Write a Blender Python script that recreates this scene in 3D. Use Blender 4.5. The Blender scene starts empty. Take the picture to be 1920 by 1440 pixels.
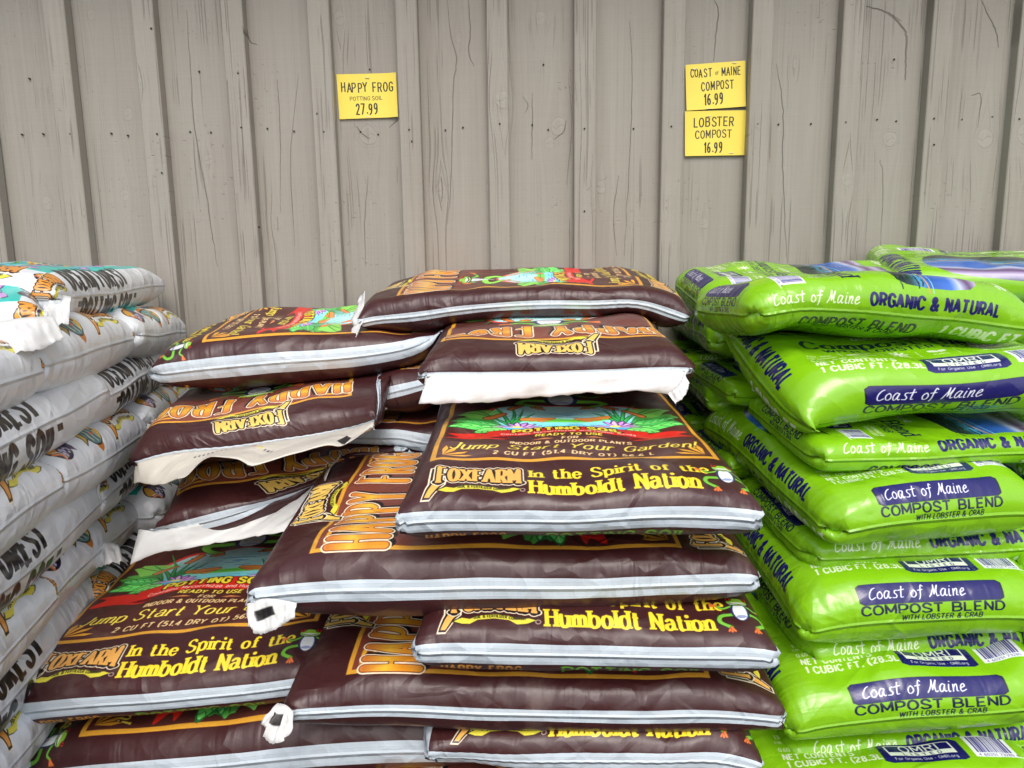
import bpy, math, time
import numpy as np
from mathutils import Vector, Matrix

T0 = time.time()
S = 1.2                      # table units -> metres
sc = bpy.context.scene
col = sc.collection

# ------------------------------------------------------------------ camera
PITCH, ROLL, FPX = math.radians(8.9), math.radians(0.8), 1280.0
EYE = Vector((0.0, 0.0, 1.13))          # table units, ground at 0
cam_d = bpy.data.cameras.new('camera')
cam = bpy.data.objects.new('camera', cam_d)
col.objects.link(cam)
CAMR = Matrix.Rotation(math.pi / 2 - PITCH, 3, 'X') @ Matrix.Rotation(-ROLL, 3, 'Z')
cam.matrix_world = Matrix.Translation(EYE * S) @ CAMR.to_4x4()
cam_d.sensor_width = 36.0
cam_d.lens = 36.0 * FPX / 1920.0
cam_d.clip_end = 300.0
cam_d.clip_start = 0.02
sc.camera = cam

# ------------------------------------------------------------------ sky and sun (overcast)
SUN_EL, SUN_AZ = math.radians(50), math.radians(172)   # azimuth clockwise from +Y: behind the camera
world = bpy.data.worlds.new('World')
sc.world = world
world.use_nodes = True
wn = world.node_tree
for n in list(wn.nodes):
    wn.nodes.remove(n)
sky = wn.nodes.new('ShaderNodeTexSky')
sky.sky_type = 'NISHITA'
sky.sun_disc = False
sky.sun_elevation = SUN_EL
sky.sun_rotation = SUN_AZ
sky.dust_density = 3.0
hs = wn.nodes.new('ShaderNodeHueSaturation')
hs.inputs['Saturation'].default_value = 0.42
bg = wn.nodes.new('ShaderNodeBackground')
bg.inputs['Strength'].default_value = 0.15
wo = wn.nodes.new('ShaderNodeOutputWorld')
wn.links.new(sky.outputs[0], hs.inputs['Color'])
wn.links.new(hs.outputs[0], bg.inputs['Color'])
wn.links.new(bg.outputs[0], wo.inputs['Surface'])
sun_d = bpy.data.lights.new('sun', 'SUN')
sun_d.energy = 1.0
sun_d.angle = math.radians(26)
sun_d.color = (1.0, 0.95, 0.88)
sun = bpy.data.objects.new('sun', sun_d)
col.objects.link(sun)
sd = Vector((math.sin(SUN_AZ) * math.cos(SUN_EL), math.cos(SUN_AZ) * math.cos(SUN_EL), math.sin(SUN_EL)))
sun.rotation_euler = (-sd).to_track_quat('-Z', 'Y').to_euler()
sc.view_settings.view_transform = 'Standard'
sc.view_settings.look = 'None'
sc.view_settings.exposure = 0.52
sc.view_settings.gamma = 1.0
sc.view_settings.use_curve_mapping = False

# ------------------------------------------------------------------ helpers
def P(px, py, Y):
    """point (table units) where the sight line through a photo pixel reaches depth Y"""
    d = CAMR @ Vector(((px - 960.0) / FPX, -(py - 720.0) / FPX, -1.0))
    t = Y / d.y
    return np.array([d.x * t, Y, EYE.z + d.z * t])

def tag(o, label=None, cat=None, group=None, kind=None):
    if label: o['label'] = label
    if cat: o['category'] = cat
    if group: o['group'] = group
    if kind: o['kind'] = kind
    return o

def mesh_np(name, verts, faces, mat=None, parent=None, uvs=None, smooth=True, attrs=None):
    """verts Nx3 in table units, faces Mx4 (or Mx3), uvs per vertex (Nx2) or per loop"""
    verts = np.asarray(verts, dtype=np.float32) * S
    faces = np.asarray(faces, dtype=np.int32)
    me = bpy.data.meshes.new(name)
    k = faces.shape[1]
    me.vertices.add(len(verts)); me.vertices.foreach_set('co', verts.ravel())
    me.loops.add(faces.size); me.loops.foreach_set('vertex_index', faces.ravel())
    me.polygons.add(len(faces))
    me.polygons.foreach_set('loop_start', np.arange(0, faces.size, k, dtype=np.int32))
    me.polygons.foreach_set('loop_total', np.full(len(faces), k, dtype=np.int32))
    me.polygons.foreach_set('use_smooth', np.full(len(faces), bool(smooth)))
    if uvs is not None:
        uvs = np.asarray(uvs, dtype=np.float32)
        if len(uvs) == len(verts):
            uvs = uvs[faces.ravel()]
        l = me.uv_layers.new(name='UVMap')
        l.data.foreach_set('uv', uvs.ravel())
    if attrs:
        for an, av in attrs.items():
            a = me.attributes.new(an, 'FLOAT', 'POINT')
            a.data.foreach_set('value', np.asarray(av, dtype=np.float32))
    me.update(calc_edges=True)
    me.validate()
    if mat: me.materials.append(mat)
    o = bpy.data.objects.new(name, me)
    col.objects.link(o)
    if parent: o.parent = parent
    return o

def box(name, lo, hi, mat, parent=None, bevel=0.0, rot=0.0, uvf=None):
    lo = np.array(lo, float); hi = np.array(hi, float)
    c = (lo + hi) / 2; h = (hi - lo) / 2; b = bevel
    if b <= 0:
        v = np.array([[x, y, z] for x in (-1, 1) for y in (-1, 1) for z in (-1, 1)], float) * h
        f = [(0, 1, 3, 2), (4, 6, 7, 5), (0, 4, 5, 1), (2, 3, 7, 6), (0, 2, 6, 4), (1, 5, 7, 3)]
    else:   # chamfered in plan (vertical edges)
        pl = [(-h[0] + b, -h[1]), (h[0] - b, -h[1]), (h[0], -h[1] + b), (h[0], h[1]), (-h[0], h[1]), (-h[0], -h[1] + b)]
        v = np.array([(x, y, -h[2]) for x, y in pl] + [(x, y, h[2]) for x, y in pl])
        f = [(i, (i + 1) % 6, 6 + (i + 1) % 6, 6 + i) for i in range(6)] + [(0, 5, 4, 3), (0, 3, 2, 1), (6, 7, 8, 9), (6, 9, 10, 11)]
    if rot:
        cr, sr = math.cos(rot), math.sin(rot)
        v = np.stack([v[:, 0] * cr - v[:, 1] * sr, v[:, 0] * sr + v[:, 1] * cr, v[:, 2]], 1)
    v = v + c
    uv = None
    if uvf: uv = uvf(v)
    return mesh_np(name, v, f, mat, parent, uvs=uv, smooth=False)

def empty(name, loc):
    o = bpy.data.objects.new(name, None)
    o.location = tuple(float(a) * S for a in loc)
    o.empty_display_size = 0.05
    col.objects.link(o)
    return o

def keep_parent(o, parent):
    """parent o under an Empty without moving it"""
    o.parent = parent
    o.matrix_parent_inverse = Matrix.Translation(-parent.location)
    return o

# ------------------------------------------------------------------ noise in numpy
def vnoise(x, y, seed):
    r = np.random.RandomState(seed).rand(256, 256).astype(np.float32)
    xi = np.floor(x).astype(np.int32); yi = np.floor(y).astype(np.int32)
    fx = (x - xi).astype(np.float32); fy = (y - yi).astype(np.float32)
    fx = fx * fx * (3 - 2 * fx); fy = fy * fy * (3 - 2 * fy)
    a = r[yi & 255, xi & 255]; b = r[yi & 255, (xi + 1) & 255]
    c = r[(yi + 1) & 255, xi & 255]; d = r[(yi + 1) & 255, (xi + 1) & 255]
    return (a + (b - a) * fx) * (1 - fy) + (c + (d - c) * fx) * fy

def sstep(a, b, x):
    t = np.clip((x - a) / (b - a), 0, 1)
    return t * t * (3 - 2 * t)

# ------------------------------------------------------------------ stroke lettering
GL = {
'A': "0,0 36,100 72,0|13,34 59,34", 'B': "8,0 8,100|~8,100 40,100 60,90 62,72 48,54 8,53|~8,53 50,52 68,38 66,14 44,0 8,0",
'C': "~70,82 56,97 38,101 16,88 5,50 16,12 38,-1 56,3 70,18", 'D': "8,0 8,100|~8,100 36,100 60,88 72,50 60,12 36,0 8,0",
'E': "60,100 8,100 8,0 60,0|8,52 52,52", 'F': "60,100 8,100 8,0|8,50 50,50",
'G': "~70,82 56,97 38,101 16,88 5,50 16,12 38,-1 56,2 69,14|69,14 69,46 42,46", 'H': "8,0 8,100|66,0 66,100|8,52 66,52",
'I': "10,0 10,100", 'J': "~46,100 46,30 40,6 22,-1 4,12", 'K': "8,0 8,100|64,100 8,40|28,60 68,0", 'L': "8,100 8,0 58,0",
'M': "6,0 6,100 42,25 78,100 78,0", 'N': "8,0 8,100 66,0 66,100", 'O': "~39,101 16,88 5,50 16,12 39,-1 62,12 73,50 62,88 39,101",
'P': "8,0 8,100|~8,100 44,100 64,88 64,60 44,46 8,46", 'Q': "~39,101 16,88 5,50 16,12 39,-1 62,12 73,50 62,88 39,101|46,24 76,-6",
'R': "8,0 8,100|~8,100 44,100 64,88 64,60 44,48 8,48|38,48 68,0", 'S': "~64,84 50,98 30,101 12,90 10,70 26,56 48,46 66,32 64,10 42,-1 22,0 6,14",
'T': "0,100 68,100|34,100 34,0", 'U': "~8,100 8,30 18,6 38,-1 58,6 68,30 68,100", 'V': "0,100 36,0 72,100", 'W': "0,100 24,0 48,90 72,0 96,100",
'X': "2,0 68,100|2,100 68,0", 'Y': "0,100 34,48 68,100|34,48 34,0", 'Z': "4,100 64,100 4,0 66,0",
'a': "~12,56 28,67 46,62 52,44|52,48 52,0|~52,38 26,36 8,26 8,8 24,-1 42,6 52,20", 'b': "8,100 8,0|~8,46 20,64 36,67 56,54 56,14 36,-1 20,3 8,18",
'c': "~52,54 34,67 14,56 6,33 14,10 34,-1 52,12", 'd': "56,100 56,0|~56,46 44,64 28,67 8,54 8,14 28,-1 44,3 56,18",
'e': "~8,36 54,36 50,56 32,67 14,58 6,33 14,8 34,-1 52,12", 'f': "~46,94 34,101 24,94 20,78|20,80 20,0|2,64 42,64",
'g': "~56,46 44,64 28,67 8,54 8,18 28,4 44,8 56,20|~56,66 56,0 50,-22 30,-28 10,-20", 'h': "8,0 8,100|~8,44 22,64 38,67 52,56 54,38|54,42 54,0",
'i': "8,0 8,66|8,90 8,94", 'j': "~20,66 20,0 14,-22 0,-26|20,90 20,94", 'k': "8,0 8,100|50,66 8,24|24,38 54,0", 'l': "8,0 8,100",
'm': "8,0 8,66|~8,44 20,64 32,67 42,58 44,40|44,42 44,0|~44,44 56,64 68,67 78,58 80,40|80,42 80,0", 'n': "8,0 8,66|~8,44 22,64 38,67 52,56 54,38|54,42 54,0",
'o': "~31,67 12,58 5,33 12,8 31,-1 50,8 57,33 50,58 31,67", 'p': "8,66 8,-28|~8,46 20,64 36,67 56,54 56,14 36,-1 20,3 8,18", 'q': "56,66 56,-28|~56,46 44,64 28,67 8,54 8,14 28,-1 44,3 56,18",
'r': "8,0 8,66|~8,40 18,60 30,67 42,64", 's': "~48,56 36,66 20,66 10,54 18,40 36,32 48,20 42,4 24,-1 6,8", 't': "20,92 20,12|~20,14 26,0 42,3|2,64 40,64",
'u': "~8,66 8,22 18,2 34,-1 48,8 54,24|54,66 54,0", 'v': "0,66 27,0 54,66", 'w': "0,66 20,0 40,62 60,0 80,66", 'y': "0,66 28,2|56,66 28,2 14,-26", 'x': "0,0 50,66|0,66 50,0", 'z': "4,66 50,66 4,0 52,0",
'0': "~34,101 14,88 6,50 14,12 34,-1 54,12 62,50 54,88 34,101", '1': "6,80 26,100 26,0", '2': "~8,82 22,100 46,99 58,78 44,48 8,4|6,0 60,0", '3': "~8,90 30,101 54,88 50,62 28,54|~28,54 58,44 58,12 32,-1 6,10",
'4': "46,0 46,100 2,30 62,30", '5': "54,100 14,100 10,56|~10,56 34,64 58,48 58,14 34,-1 6,10", '6': "~52,94 30,88 10,54 8,20 28,-1 52,6 58,30 44,50 22,46 8,28", '7': "4,100 60,100 24,0", '8': "~33,101 12,90 14,64 33,54 54,42 56,12 33,-1 10,12 12,42 33,54 52,64 54,90 33,101",
'9': "~56,72 44,52 20,50 8,70 16,96 38,101 54,88 56,60 48,20 22,0", '.': "8,2 8,5", ',': "12,6 4,-14", '!': "8,100 8,30|8,2 8,6", '(': "~28,112 10,80 8,30 28,-16", ')': "~4,112 22,80 24,30 4,-16",
'&': "~74,0 20,62 18,88 34,101 48,88 44,68 12,36 8,12 28,-1 52,8 70,44", '-': "6,38 36,38", '%': "6,0 60,100", '|': "8,0 8,100", ' ': "", '"': "6,100 6,76|24,100 24,76",
}
HAND = dict(GL)     # brush script variants
HAND.update({'C': "~58,96 36,84 12,50 8,14 26,-4 60,14", 'M': "~-8,-4 22,60 32,104|32,104 30,20 66,100|~66,100 52,40 60,2 76,8", 'o': "~34,60 12,50 4,24 14,2 34,2 48,26 40,52 26,62",
'a': "~50,58 26,64 6,36 10,4 28,4 50,56|~50,58 42,20 52,0 62,6", 's': "~46,64 26,60 24,42 42,24 36,2 6,2", 't': "~30,98 22,40 22,4 40,4|0,62 48,70", 'f': "~52,92 38,104 28,70 22,0 14,-24|2,56 46,62",
'i': "~12,62 6,20 12,0 22,4|18,86 19,88", 'n': "~8,60 6,0|~7,30 26,60 38,54 34,8 48,2", 'e': "~8,28 40,44 34,64 14,50 6,20 20,-2 52,14"})

def catmull(pts, n=5, closed=False):
    p = np.array(pts, float)
    if len(p) < 3: return p
    q = np.vstack([p[-1:], p, p[:2]]) if closed else np.vstack([2 * p[:1] - p[1:2], p, 2 * p[-1:] - p[-2:-1]])
    m = len(p) if closed else len(p) - 1
    t = np.linspace(0, 1, n, endpoint=False)[:, None]
    out = []
    for i in range(m):
        a, b, c, d = q[i], q[i + 1], q[i + 2], q[i + 3]
        out.append(0.5 * (2 * b + (c - a) * t + (2 * a - 5 * b + 4 * c - d) * t * t + (3 * b - 3 * c + d - a) * t ** 3))
    out = np.vstack(out)
    return out if closed else np.vstack([out, p[-1:]])

_gc = {}
def glyph(ch, font):
    key = (ch, id(font))
    if key not in _gc:
        st = []
        src = font.get(ch, '')
        for s in src.split('|'):
            if not s: continue
            sm = s[0] == '~'
            pts = [tuple(float(c) / 100 for c in q.split(',')) for q in s.lstrip('~').split()]
            st.append((catmull(pts, 4) if sm else np.array(pts), sm))
        w = max([a[:, 0].max() for a, _ in st]) if st else 0.30
        _gc[key] = (st, w)
    return _gc[key]

class Canvas:
    def __init__(s, w, h, ppm, base):
        s.W, s.H, s.k = int(w * ppm), int(h * ppm), ppm
        s.a = np.empty((s.H, s.W, 3), np.float32); s.a[:] = np.array(base, np.float32) / 255
        s.shift = 0.0; s.y0 = 0.0; s.ky = 1.0
    def win(s, x0, y0, x1, y1):
        i0 = max(int(math.floor(x0)) - 1, 0); i1 = min(int(math.ceil(x1)) + 2, s.W)
        j0 = max(int(math.floor(y0)) - 1, 0); j1 = min(int(math.ceil(y1)) + 2, s.H)
        return i0, j0, i1, j1
    def put(s, i0, j0, i1, j1, cov, c):
        if callable(c):
            yy, xx = np.mgrid[j0:j1, i0:i1]
            c = c((xx + .5) / s.k, (yy + .5) / s.k)
        else:
            c = np.array(c, np.float32) / 255
        s.a[j0:j1, i0:i1] += (c - s.a[j0:j1, i0:i1]) * cov[..., None]
    def px(s, p):
        q = np.array(p, float); q[..., 1] = s.y0 + (q[..., 1] - s.y0) * s.ky + s.shift
        return q * s.k
    def poly(s, pts, c, smooth=False, alpha=1.0, n=5):
        p = s.px(catmull(pts, n, True) if smooth else pts)
        i0, j0, i1, j1 = s.win(p[:, 0].min(), p[:, 1].min(), p[:, 0].max(), p[:, 1].max())
        if i1 <= i0 or j1 <= j0: return
        yy, xx = np.mgrid[j0:j1, i0:i1].astype(np.float32) + .5
        ins = np.zeros(xx.shape, bool); d2 = np.full(xx.shape, 1e9, np.float32)
        q = np.roll(p, -1, 0)
        for (ax, ay), (bx, by) in zip(p, q):
            dx, dy = bx - ax, by - ay
            L = dx * dx + dy * dy
            if L < 1e-9: continue
            t = np.clip(((xx - ax) * dx + (yy - ay) * dy) / L, 0, 1)
            d2 = np.minimum(d2, (xx - ax - t * dx) ** 2 + (yy - ay - t * dy) ** 2)
            if dy != 0:
                ins ^= ((ay > yy) != (by > yy)) & (xx < (bx - ax) * (yy - ay) / dy + ax)
        d = np.sqrt(d2)
        cov = np.clip(.5 + np.where(ins, d, -d), 0, 1) * alpha
        s.put(i0, j0, i1, j1, cov, c)
    def segs(s, segl, c, alpha=1.0):
        """segl: list of (ax,ay,bx,by,radius,flatA,flatB) in canvas metres; one coverage, one colour"""
        A = np.array([g[:5] for g in segl], float)
        if not len(A): return
        for c_ in (1, 3): A[:, c_] = s.y0 + (A[:, c_] - s.y0) * s.ky + s.shift
        A[:, :5] *= s.k
        R = A[:, 4].max()
        i0, j0, i1, j1 = s.win(min(A[:, 0].min(), A[:, 2].min()) - R, min(A[:, 1].min(), A[:, 3].min()) - R,
                               max(A[:, 0].max(), A[:, 2].max()) + R, max(A[:, 1].max(), A[:, 3].max()) + R)
        if i1 <= i0 or j1 <= j0: return
        cov = np.zeros((j1 - j0, i1 - i0), np.float32)
        for (ax, ay, bx, by, r), g in zip(A, segl):
            a0, b0, a1, b1 = s.win(min(ax, bx) - r, min(ay, by) - r, max(ax, bx) + r, max(ay, by) + r)
            if a1 <= a0 or b1 <= b0: continue
            yy, xx = np.ogrid[b0:b1, a0:a1]
            xx = xx + .5 - ax; yy = yy + .5 - ay
            dx, dy = bx - ax, by - ay
            L = math.hypot(dx, dy) or 1e-6
            ux, uy = dx / L, dy / L
            t = xx * ux + yy * uy
            tc = np.clip(t, 0, L)
            d = np.sqrt((xx - tc * ux) ** 2 + (yy - tc * uy) ** 2) - r
            if g[5]: d = np.maximum(d, -t)
            if g[6]: d = np.maximum(d, t - L)
            w = cov[b0 - j0:b1 - j0, a0 - i0:a1 - i0]
            np.maximum(w, np.clip(.5 - d, 0, 1), out=w)
        s.put(i0, j0, i1, j1, cov * alpha, c)
    def line(s, pts, w, c, smooth=False, taper=False, alpha=1.0):
        p = catmull(pts, 6) if smooth else np.array(pts, float)
        n = len(p) - 1
        s.segs([(p[i, 0], p[i, 1], p[i + 1, 0], p[i + 1, 1], w / 2 * ((1 - .85 * i / n) if taper else 1), 0, 0) for i in range(n)], c, alpha)
    def ell(s, x, y, rx, ry, c, rot=0, alpha=1.0):
        t = np.linspace(0, 2 * math.pi, 22, endpoint=False)
        a, b = rx * np.cos(t), ry * np.sin(t)
        s.poly(np.stack([x + a * math.cos(rot) - b * math.sin(rot), y + a * math.sin(rot) + b * math.cos(rot)], 1), c, alpha=alpha)
    def text(s, txt, org, adv, up, h, c, w=.14, sx=1.0, sp=.2, contrast=1.0, serif=0, slant=0, font=GL, warp=None, outl=(), flat=True, centre=False, jit=0, topw=0):
        """org/adv/up: origin and unit vectors of baseline and letter height, in canvas metres"""
        adv = np.array(adv, float); up = np.array(up, float); org = np.array(org, float)
        rs = np.random.RandomState(len(txt) * 7 + 3)
        raw = []; x = 0
        for ch in txt:
            st, gw = glyph(ch, font)
            jx = rs.randn() * jit; jy = rs.randn() * jit
            for pts, sm in st:
                n = len(pts) - 1
                for i in range(n):
                    a, b = pts[i], pts[i + 1]
                    dx, dy = abs(b - a)
                    r = w / 2 * (contrast + (1 - contrast) * (dy / (math.hypot(dx, dy) + 1e-9)))
                    if topw: r *= 1 + topw * ((a[1] + b[1]) / 2 - .5)
                    fl_ = flat and not sm and (n > 1 or math.hypot(dx, dy) > .12)
                    fa = fl_ and i == 0; fb = fl_ and i == n - 1
                    raw.append([x + a[0] * sx + jx, a[1] + jy, x + b[0] * sx + jx, b[1] + jy, r, fa, fb])
                if serif:
                    ends = [(pts[0], pts[1])] + [(pts[-1], pts[-2])]
                    for e, o in ends:
                        if (min(abs(e[1] - q) for q in (0, .66, 1)) < .02) and abs(e[1] - o[1]) > .6 * abs(e[0] - o[0]) and not (sm and e[1] < .9 and e[1] > .1):
                            sr = .045; yy = e[1] + (sr if e[1] < .3 else -sr)
                            raw.append([x + e[0] * sx - serif - w / 2, yy, x + e[0] * sx + serif + w / 2, yy, sr + .01, True, True])
            x += gw * sx + sp + w * .35
        tot = x - sp
        off = -tot / 2 if centre else 0
        def M(px_, py_):
            px_ = px_ + off + py_ * slant
            if warp:
                px_, py_ = warp(px_ * h, py_ * h); px_ /= h; py_ /= h
            return org + adv * px_ * h + up * py_ * h
        for k_, (ew, ec) in enumerate(list(outl) + [(0, c)]):
            L = []
            for g in raw:
                a = M(g[0], g[1]); b = M(g[2], g[3])
                L.append((a[0], a[1], b[0], b[1], (g[4] + ew) * h, g[5] and ew == 0, g[6] and ew == 0))
            s.segs(L, ec)
        return tot * h
    def to_image(s, name):
        im = bpy.data.images.new(name, s.W, s.H, alpha=False)
        buf = np.ones((s.H, s.W, 4), np.float32); buf[..., :3] = np.clip(s.a, 0, 1)
        im.pixels.foreach_set(buf.ravel())
        im.update(); im.pack()
        return im
# ------------------------------------------------------------------ printed artwork (drawn in the flat, one atlas per kind of bag)
GOLD = (222, 160, 52); BLK = (22, 14, 14); CREAM = (246, 226, 170)
BR = (62, 26, 27)

def lerpc(stops):
    ys = [a for a, _ in stops]
    def f(x, y):
        return np.stack([np.interp(y, ys, [c[i] for _, c in stops]) for i in range(3)], -1).astype(np.float32) / 255
    return f

def brand_logo(C, org, adv, up, w, base=(246, 180, 90)):
    """arched serif wordmark over a small yellow ribbon; w = width in metres"""
    adv = np.array(adv, float); up = np.array(up, float); org = np.array(org, float)
    h = w * .30
    lerp_base = base
    T = lambda x, y: org + adv * x * w + up * y * w
    def warp(x, y):
        u = x / w
        yy = y * (1.12 - .42 * math.sin(math.pi * min(max(u, 0), 1)) ** 1.0) + w * .10 * math.sin(math.pi * min(max(u, 0), 1)) + w * .13
        return x, yy
    # plate behind the letters
    plate = [T(-.03, .13), T(-.02, .47), T(.3, .45), T(.5, .47), T(.8, .47), T(1.06, .52), T(1.0, .12), T(.95, .03), T(.8, .04), T(.55, .12), T(.3, .10), T(.12, -.02), T(-.10, -.12), T(-.12, -.08)]
    for g_, cc in ((.05, (250, 236, 205)), (.028, (26, 18, 18)), (0, base)):
        C.poly([T(-.03 - g_, .46 + g_), T(.10 + g_, .46 + g_), T(.07 + g_, .1), T(-.07, -.13 - g_), T(-.13 - g_, -.13 - g_), T(-.04 - g_, .1)], cc)
    C.text('FOXFARM', T(.02, 0), adv, up, h * 1.2, lerp_base, w=.17, sx=.40, sp=.06, contrast=.5, serif=.02, warp=warp, outl=((.095, (250, 236, 205)), (.05, (26, 18, 18)),))
    rib = [T(.0, -.02), T(.10, .05), T(.2, .03), T(.3, .10), T(.5, .14), T(.7, .11), T(.8, .04), T(.93, .06), T(1.02, .02), T(.9, -.03), T(.78, -.04), T(.68, .03), T(.5, .055), T(.3, .02), T(.2, -.05), T(.1, -.05)]
    C.poly(rib, (36, 30, 20)); 
    C.poly([org + (np.array(p) - T(.5, .05)) * .94 + (T(.5, .05) - org) for p in rib], (226, 214, 66))
    C.text('SOIL & FERTILIZER COMPANY', T(.26, .035), adv, up, w * .05, (60, 60, 20), w=.2, sx=.60, sp=.09, warp=lambda x, y: (x, y + w * .04 * math.sin(math.pi * min(max(x / (w * .48), 0), 1))))

def frog(C, cx, cy, s, head=True, pose=0):
    G1 = (120, 190, 60); G2 = (60, 140, 50); O = (236, 120, 50)
    E = lambda x, y, rx, ry, c, r=0: C.ell(cx + x * s, cy + y * s, rx * s, ry * s, c, r)
    Lw = lambda pts, w, c: C.line([(cx + x * s, cy + y * s) for x, y in pts], w * s, c, smooth=True)
    for sg in (-1, 1):
        Lw([(sg * .30, -.15), (sg * .85, -.25), (sg * .95, -.62), (sg * .55, -.95)], .25, (24, 50, 24))
        Lw([(sg * .30, -.15), (sg * .85, -.25), (sg * .95, -.62), (sg * .55, -.95)], .19, G1)
        Lw([(sg * .25, .45), (sg * .7, .25), (sg * .95, .45)], .15, (24, 50, 24)); Lw([(sg * .25, .45), (sg * .7, .25), (sg * .95, .45)], .11, G1)
        for a in (-.5, 0, .5):
            Lw([(sg * .55, -.95), (sg * .55 + .26 * math.sin(a), -.98 - .22 * math.cos(a))], .12, (120, 50, 20)); Lw([(sg * .55, -.95), (sg * .55 + .26 * math.sin(a), -.98 - .22 * math.cos(a))], .085, O)
            Lw([(sg * .95, .45), (sg * (1.12 + .08 * math.cos(a)), .5 + .2 * a)], .08, O)
    E(0, .05, .40, .62, (40, 46, 90)); E(0, .04, .30, .58, (232, 236, 236)); E(0, -.3, .22, .1, (150, 160, 200))
    E(0, .72, .50, .28, (24, 50, 24)); E(0, .73, .46, .25, (150, 205, 60)); E(0, .62, .40, .10, (236, 240, 220))
    Lw([(-.36, .64), (0, .56), (.36, .64)], .04, (30, 60, 20))
    for sg in (-1, 1):
        E(sg * .36, .93, .15, .13, (30, 20, 20)); E(sg * .36, .93, .12, .10, (206, 40, 30)); E(sg * .36, .93, .03, .09, (10, 10, 10))

def lily(C, x, y, s):
    for k in range(9):
        a = math.pi * (k / 8.0)
        dx, dy = math.cos(a), math.sin(a) * .75
        C.poly([(x, y), (x + s * (dx * .5 - dy * .22), y + s * (dy * .5 + .1)), (x + s * dx, y + s * dy), (x + s * (dx * .5 + dy * .22), y + s * (dy * .5 - .06))], (70, 40, 90), smooth=True, n=3)
        C.poly([(x, y), (x + s * .86 * (dx * .5 - dy * .16), y + s * .86 * (dy * .5 + .08)), (x + s * .9 * dx, y + s * .9 * dy), (x + s * .86 * (dx * .5 + dy * .16), y + s * .86 * (dy * .5 - .04))], (178, 120, 190) if k % 2 else (206, 160, 214), smooth=True, n=3)
    C.ell(x, y + s * .1, s * .2, s * .12, (244, 214, 90))

def fern(C, x, y, dx, dy, L, c):
    n = 13
    px, py = x, y
    for i in range(n):
        t = i / n
        px, py = x + dx * L * t, y + dy * L * t - .012 * t * t
        w = .034 * (1 - t * .8)
        for sg in (-1, 1):
            ax, ay = -dy * sg + dx * .5, dx * sg + dy * .5
            C.line([(px, py), (px + ax * w, py + ay * w)], .0042, c, taper=True)
    C.line([(x, y), (px, py)], .002, (40, 80, 30))

def leaf(C, x, y, ang, L, w, c=(84, 190, 80), dark=(24, 84, 36)):
    ca, sa = math.cos(ang), math.sin(ang)
    T = lambda a, b: (x + ca * a * L - sa * b * w, y + sa * a * L + ca * b * w)
    C.poly([T(-.02, 0), T(.25, .58), T(.6, .52), T(1.04, 0), T(.6, -.52), T(.25, -.58)], dark, smooth=True)
    C.poly([T(.02, 0), T(.26, .50), T(.6, .45), T(.97, 0), T(.6, -.45), T(.26, -.5)], c, smooth=True)
    C.line([T(0, 0), T(.95, 0)], .0016, (150, 220, 120))
    for t in (.2, .38, .56, .74):
        for sg in (-1, 1):
            C.line([T(t, 0), T(t + .15, sg * .42 * (1 - t * .5))], .0012, dark)

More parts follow.
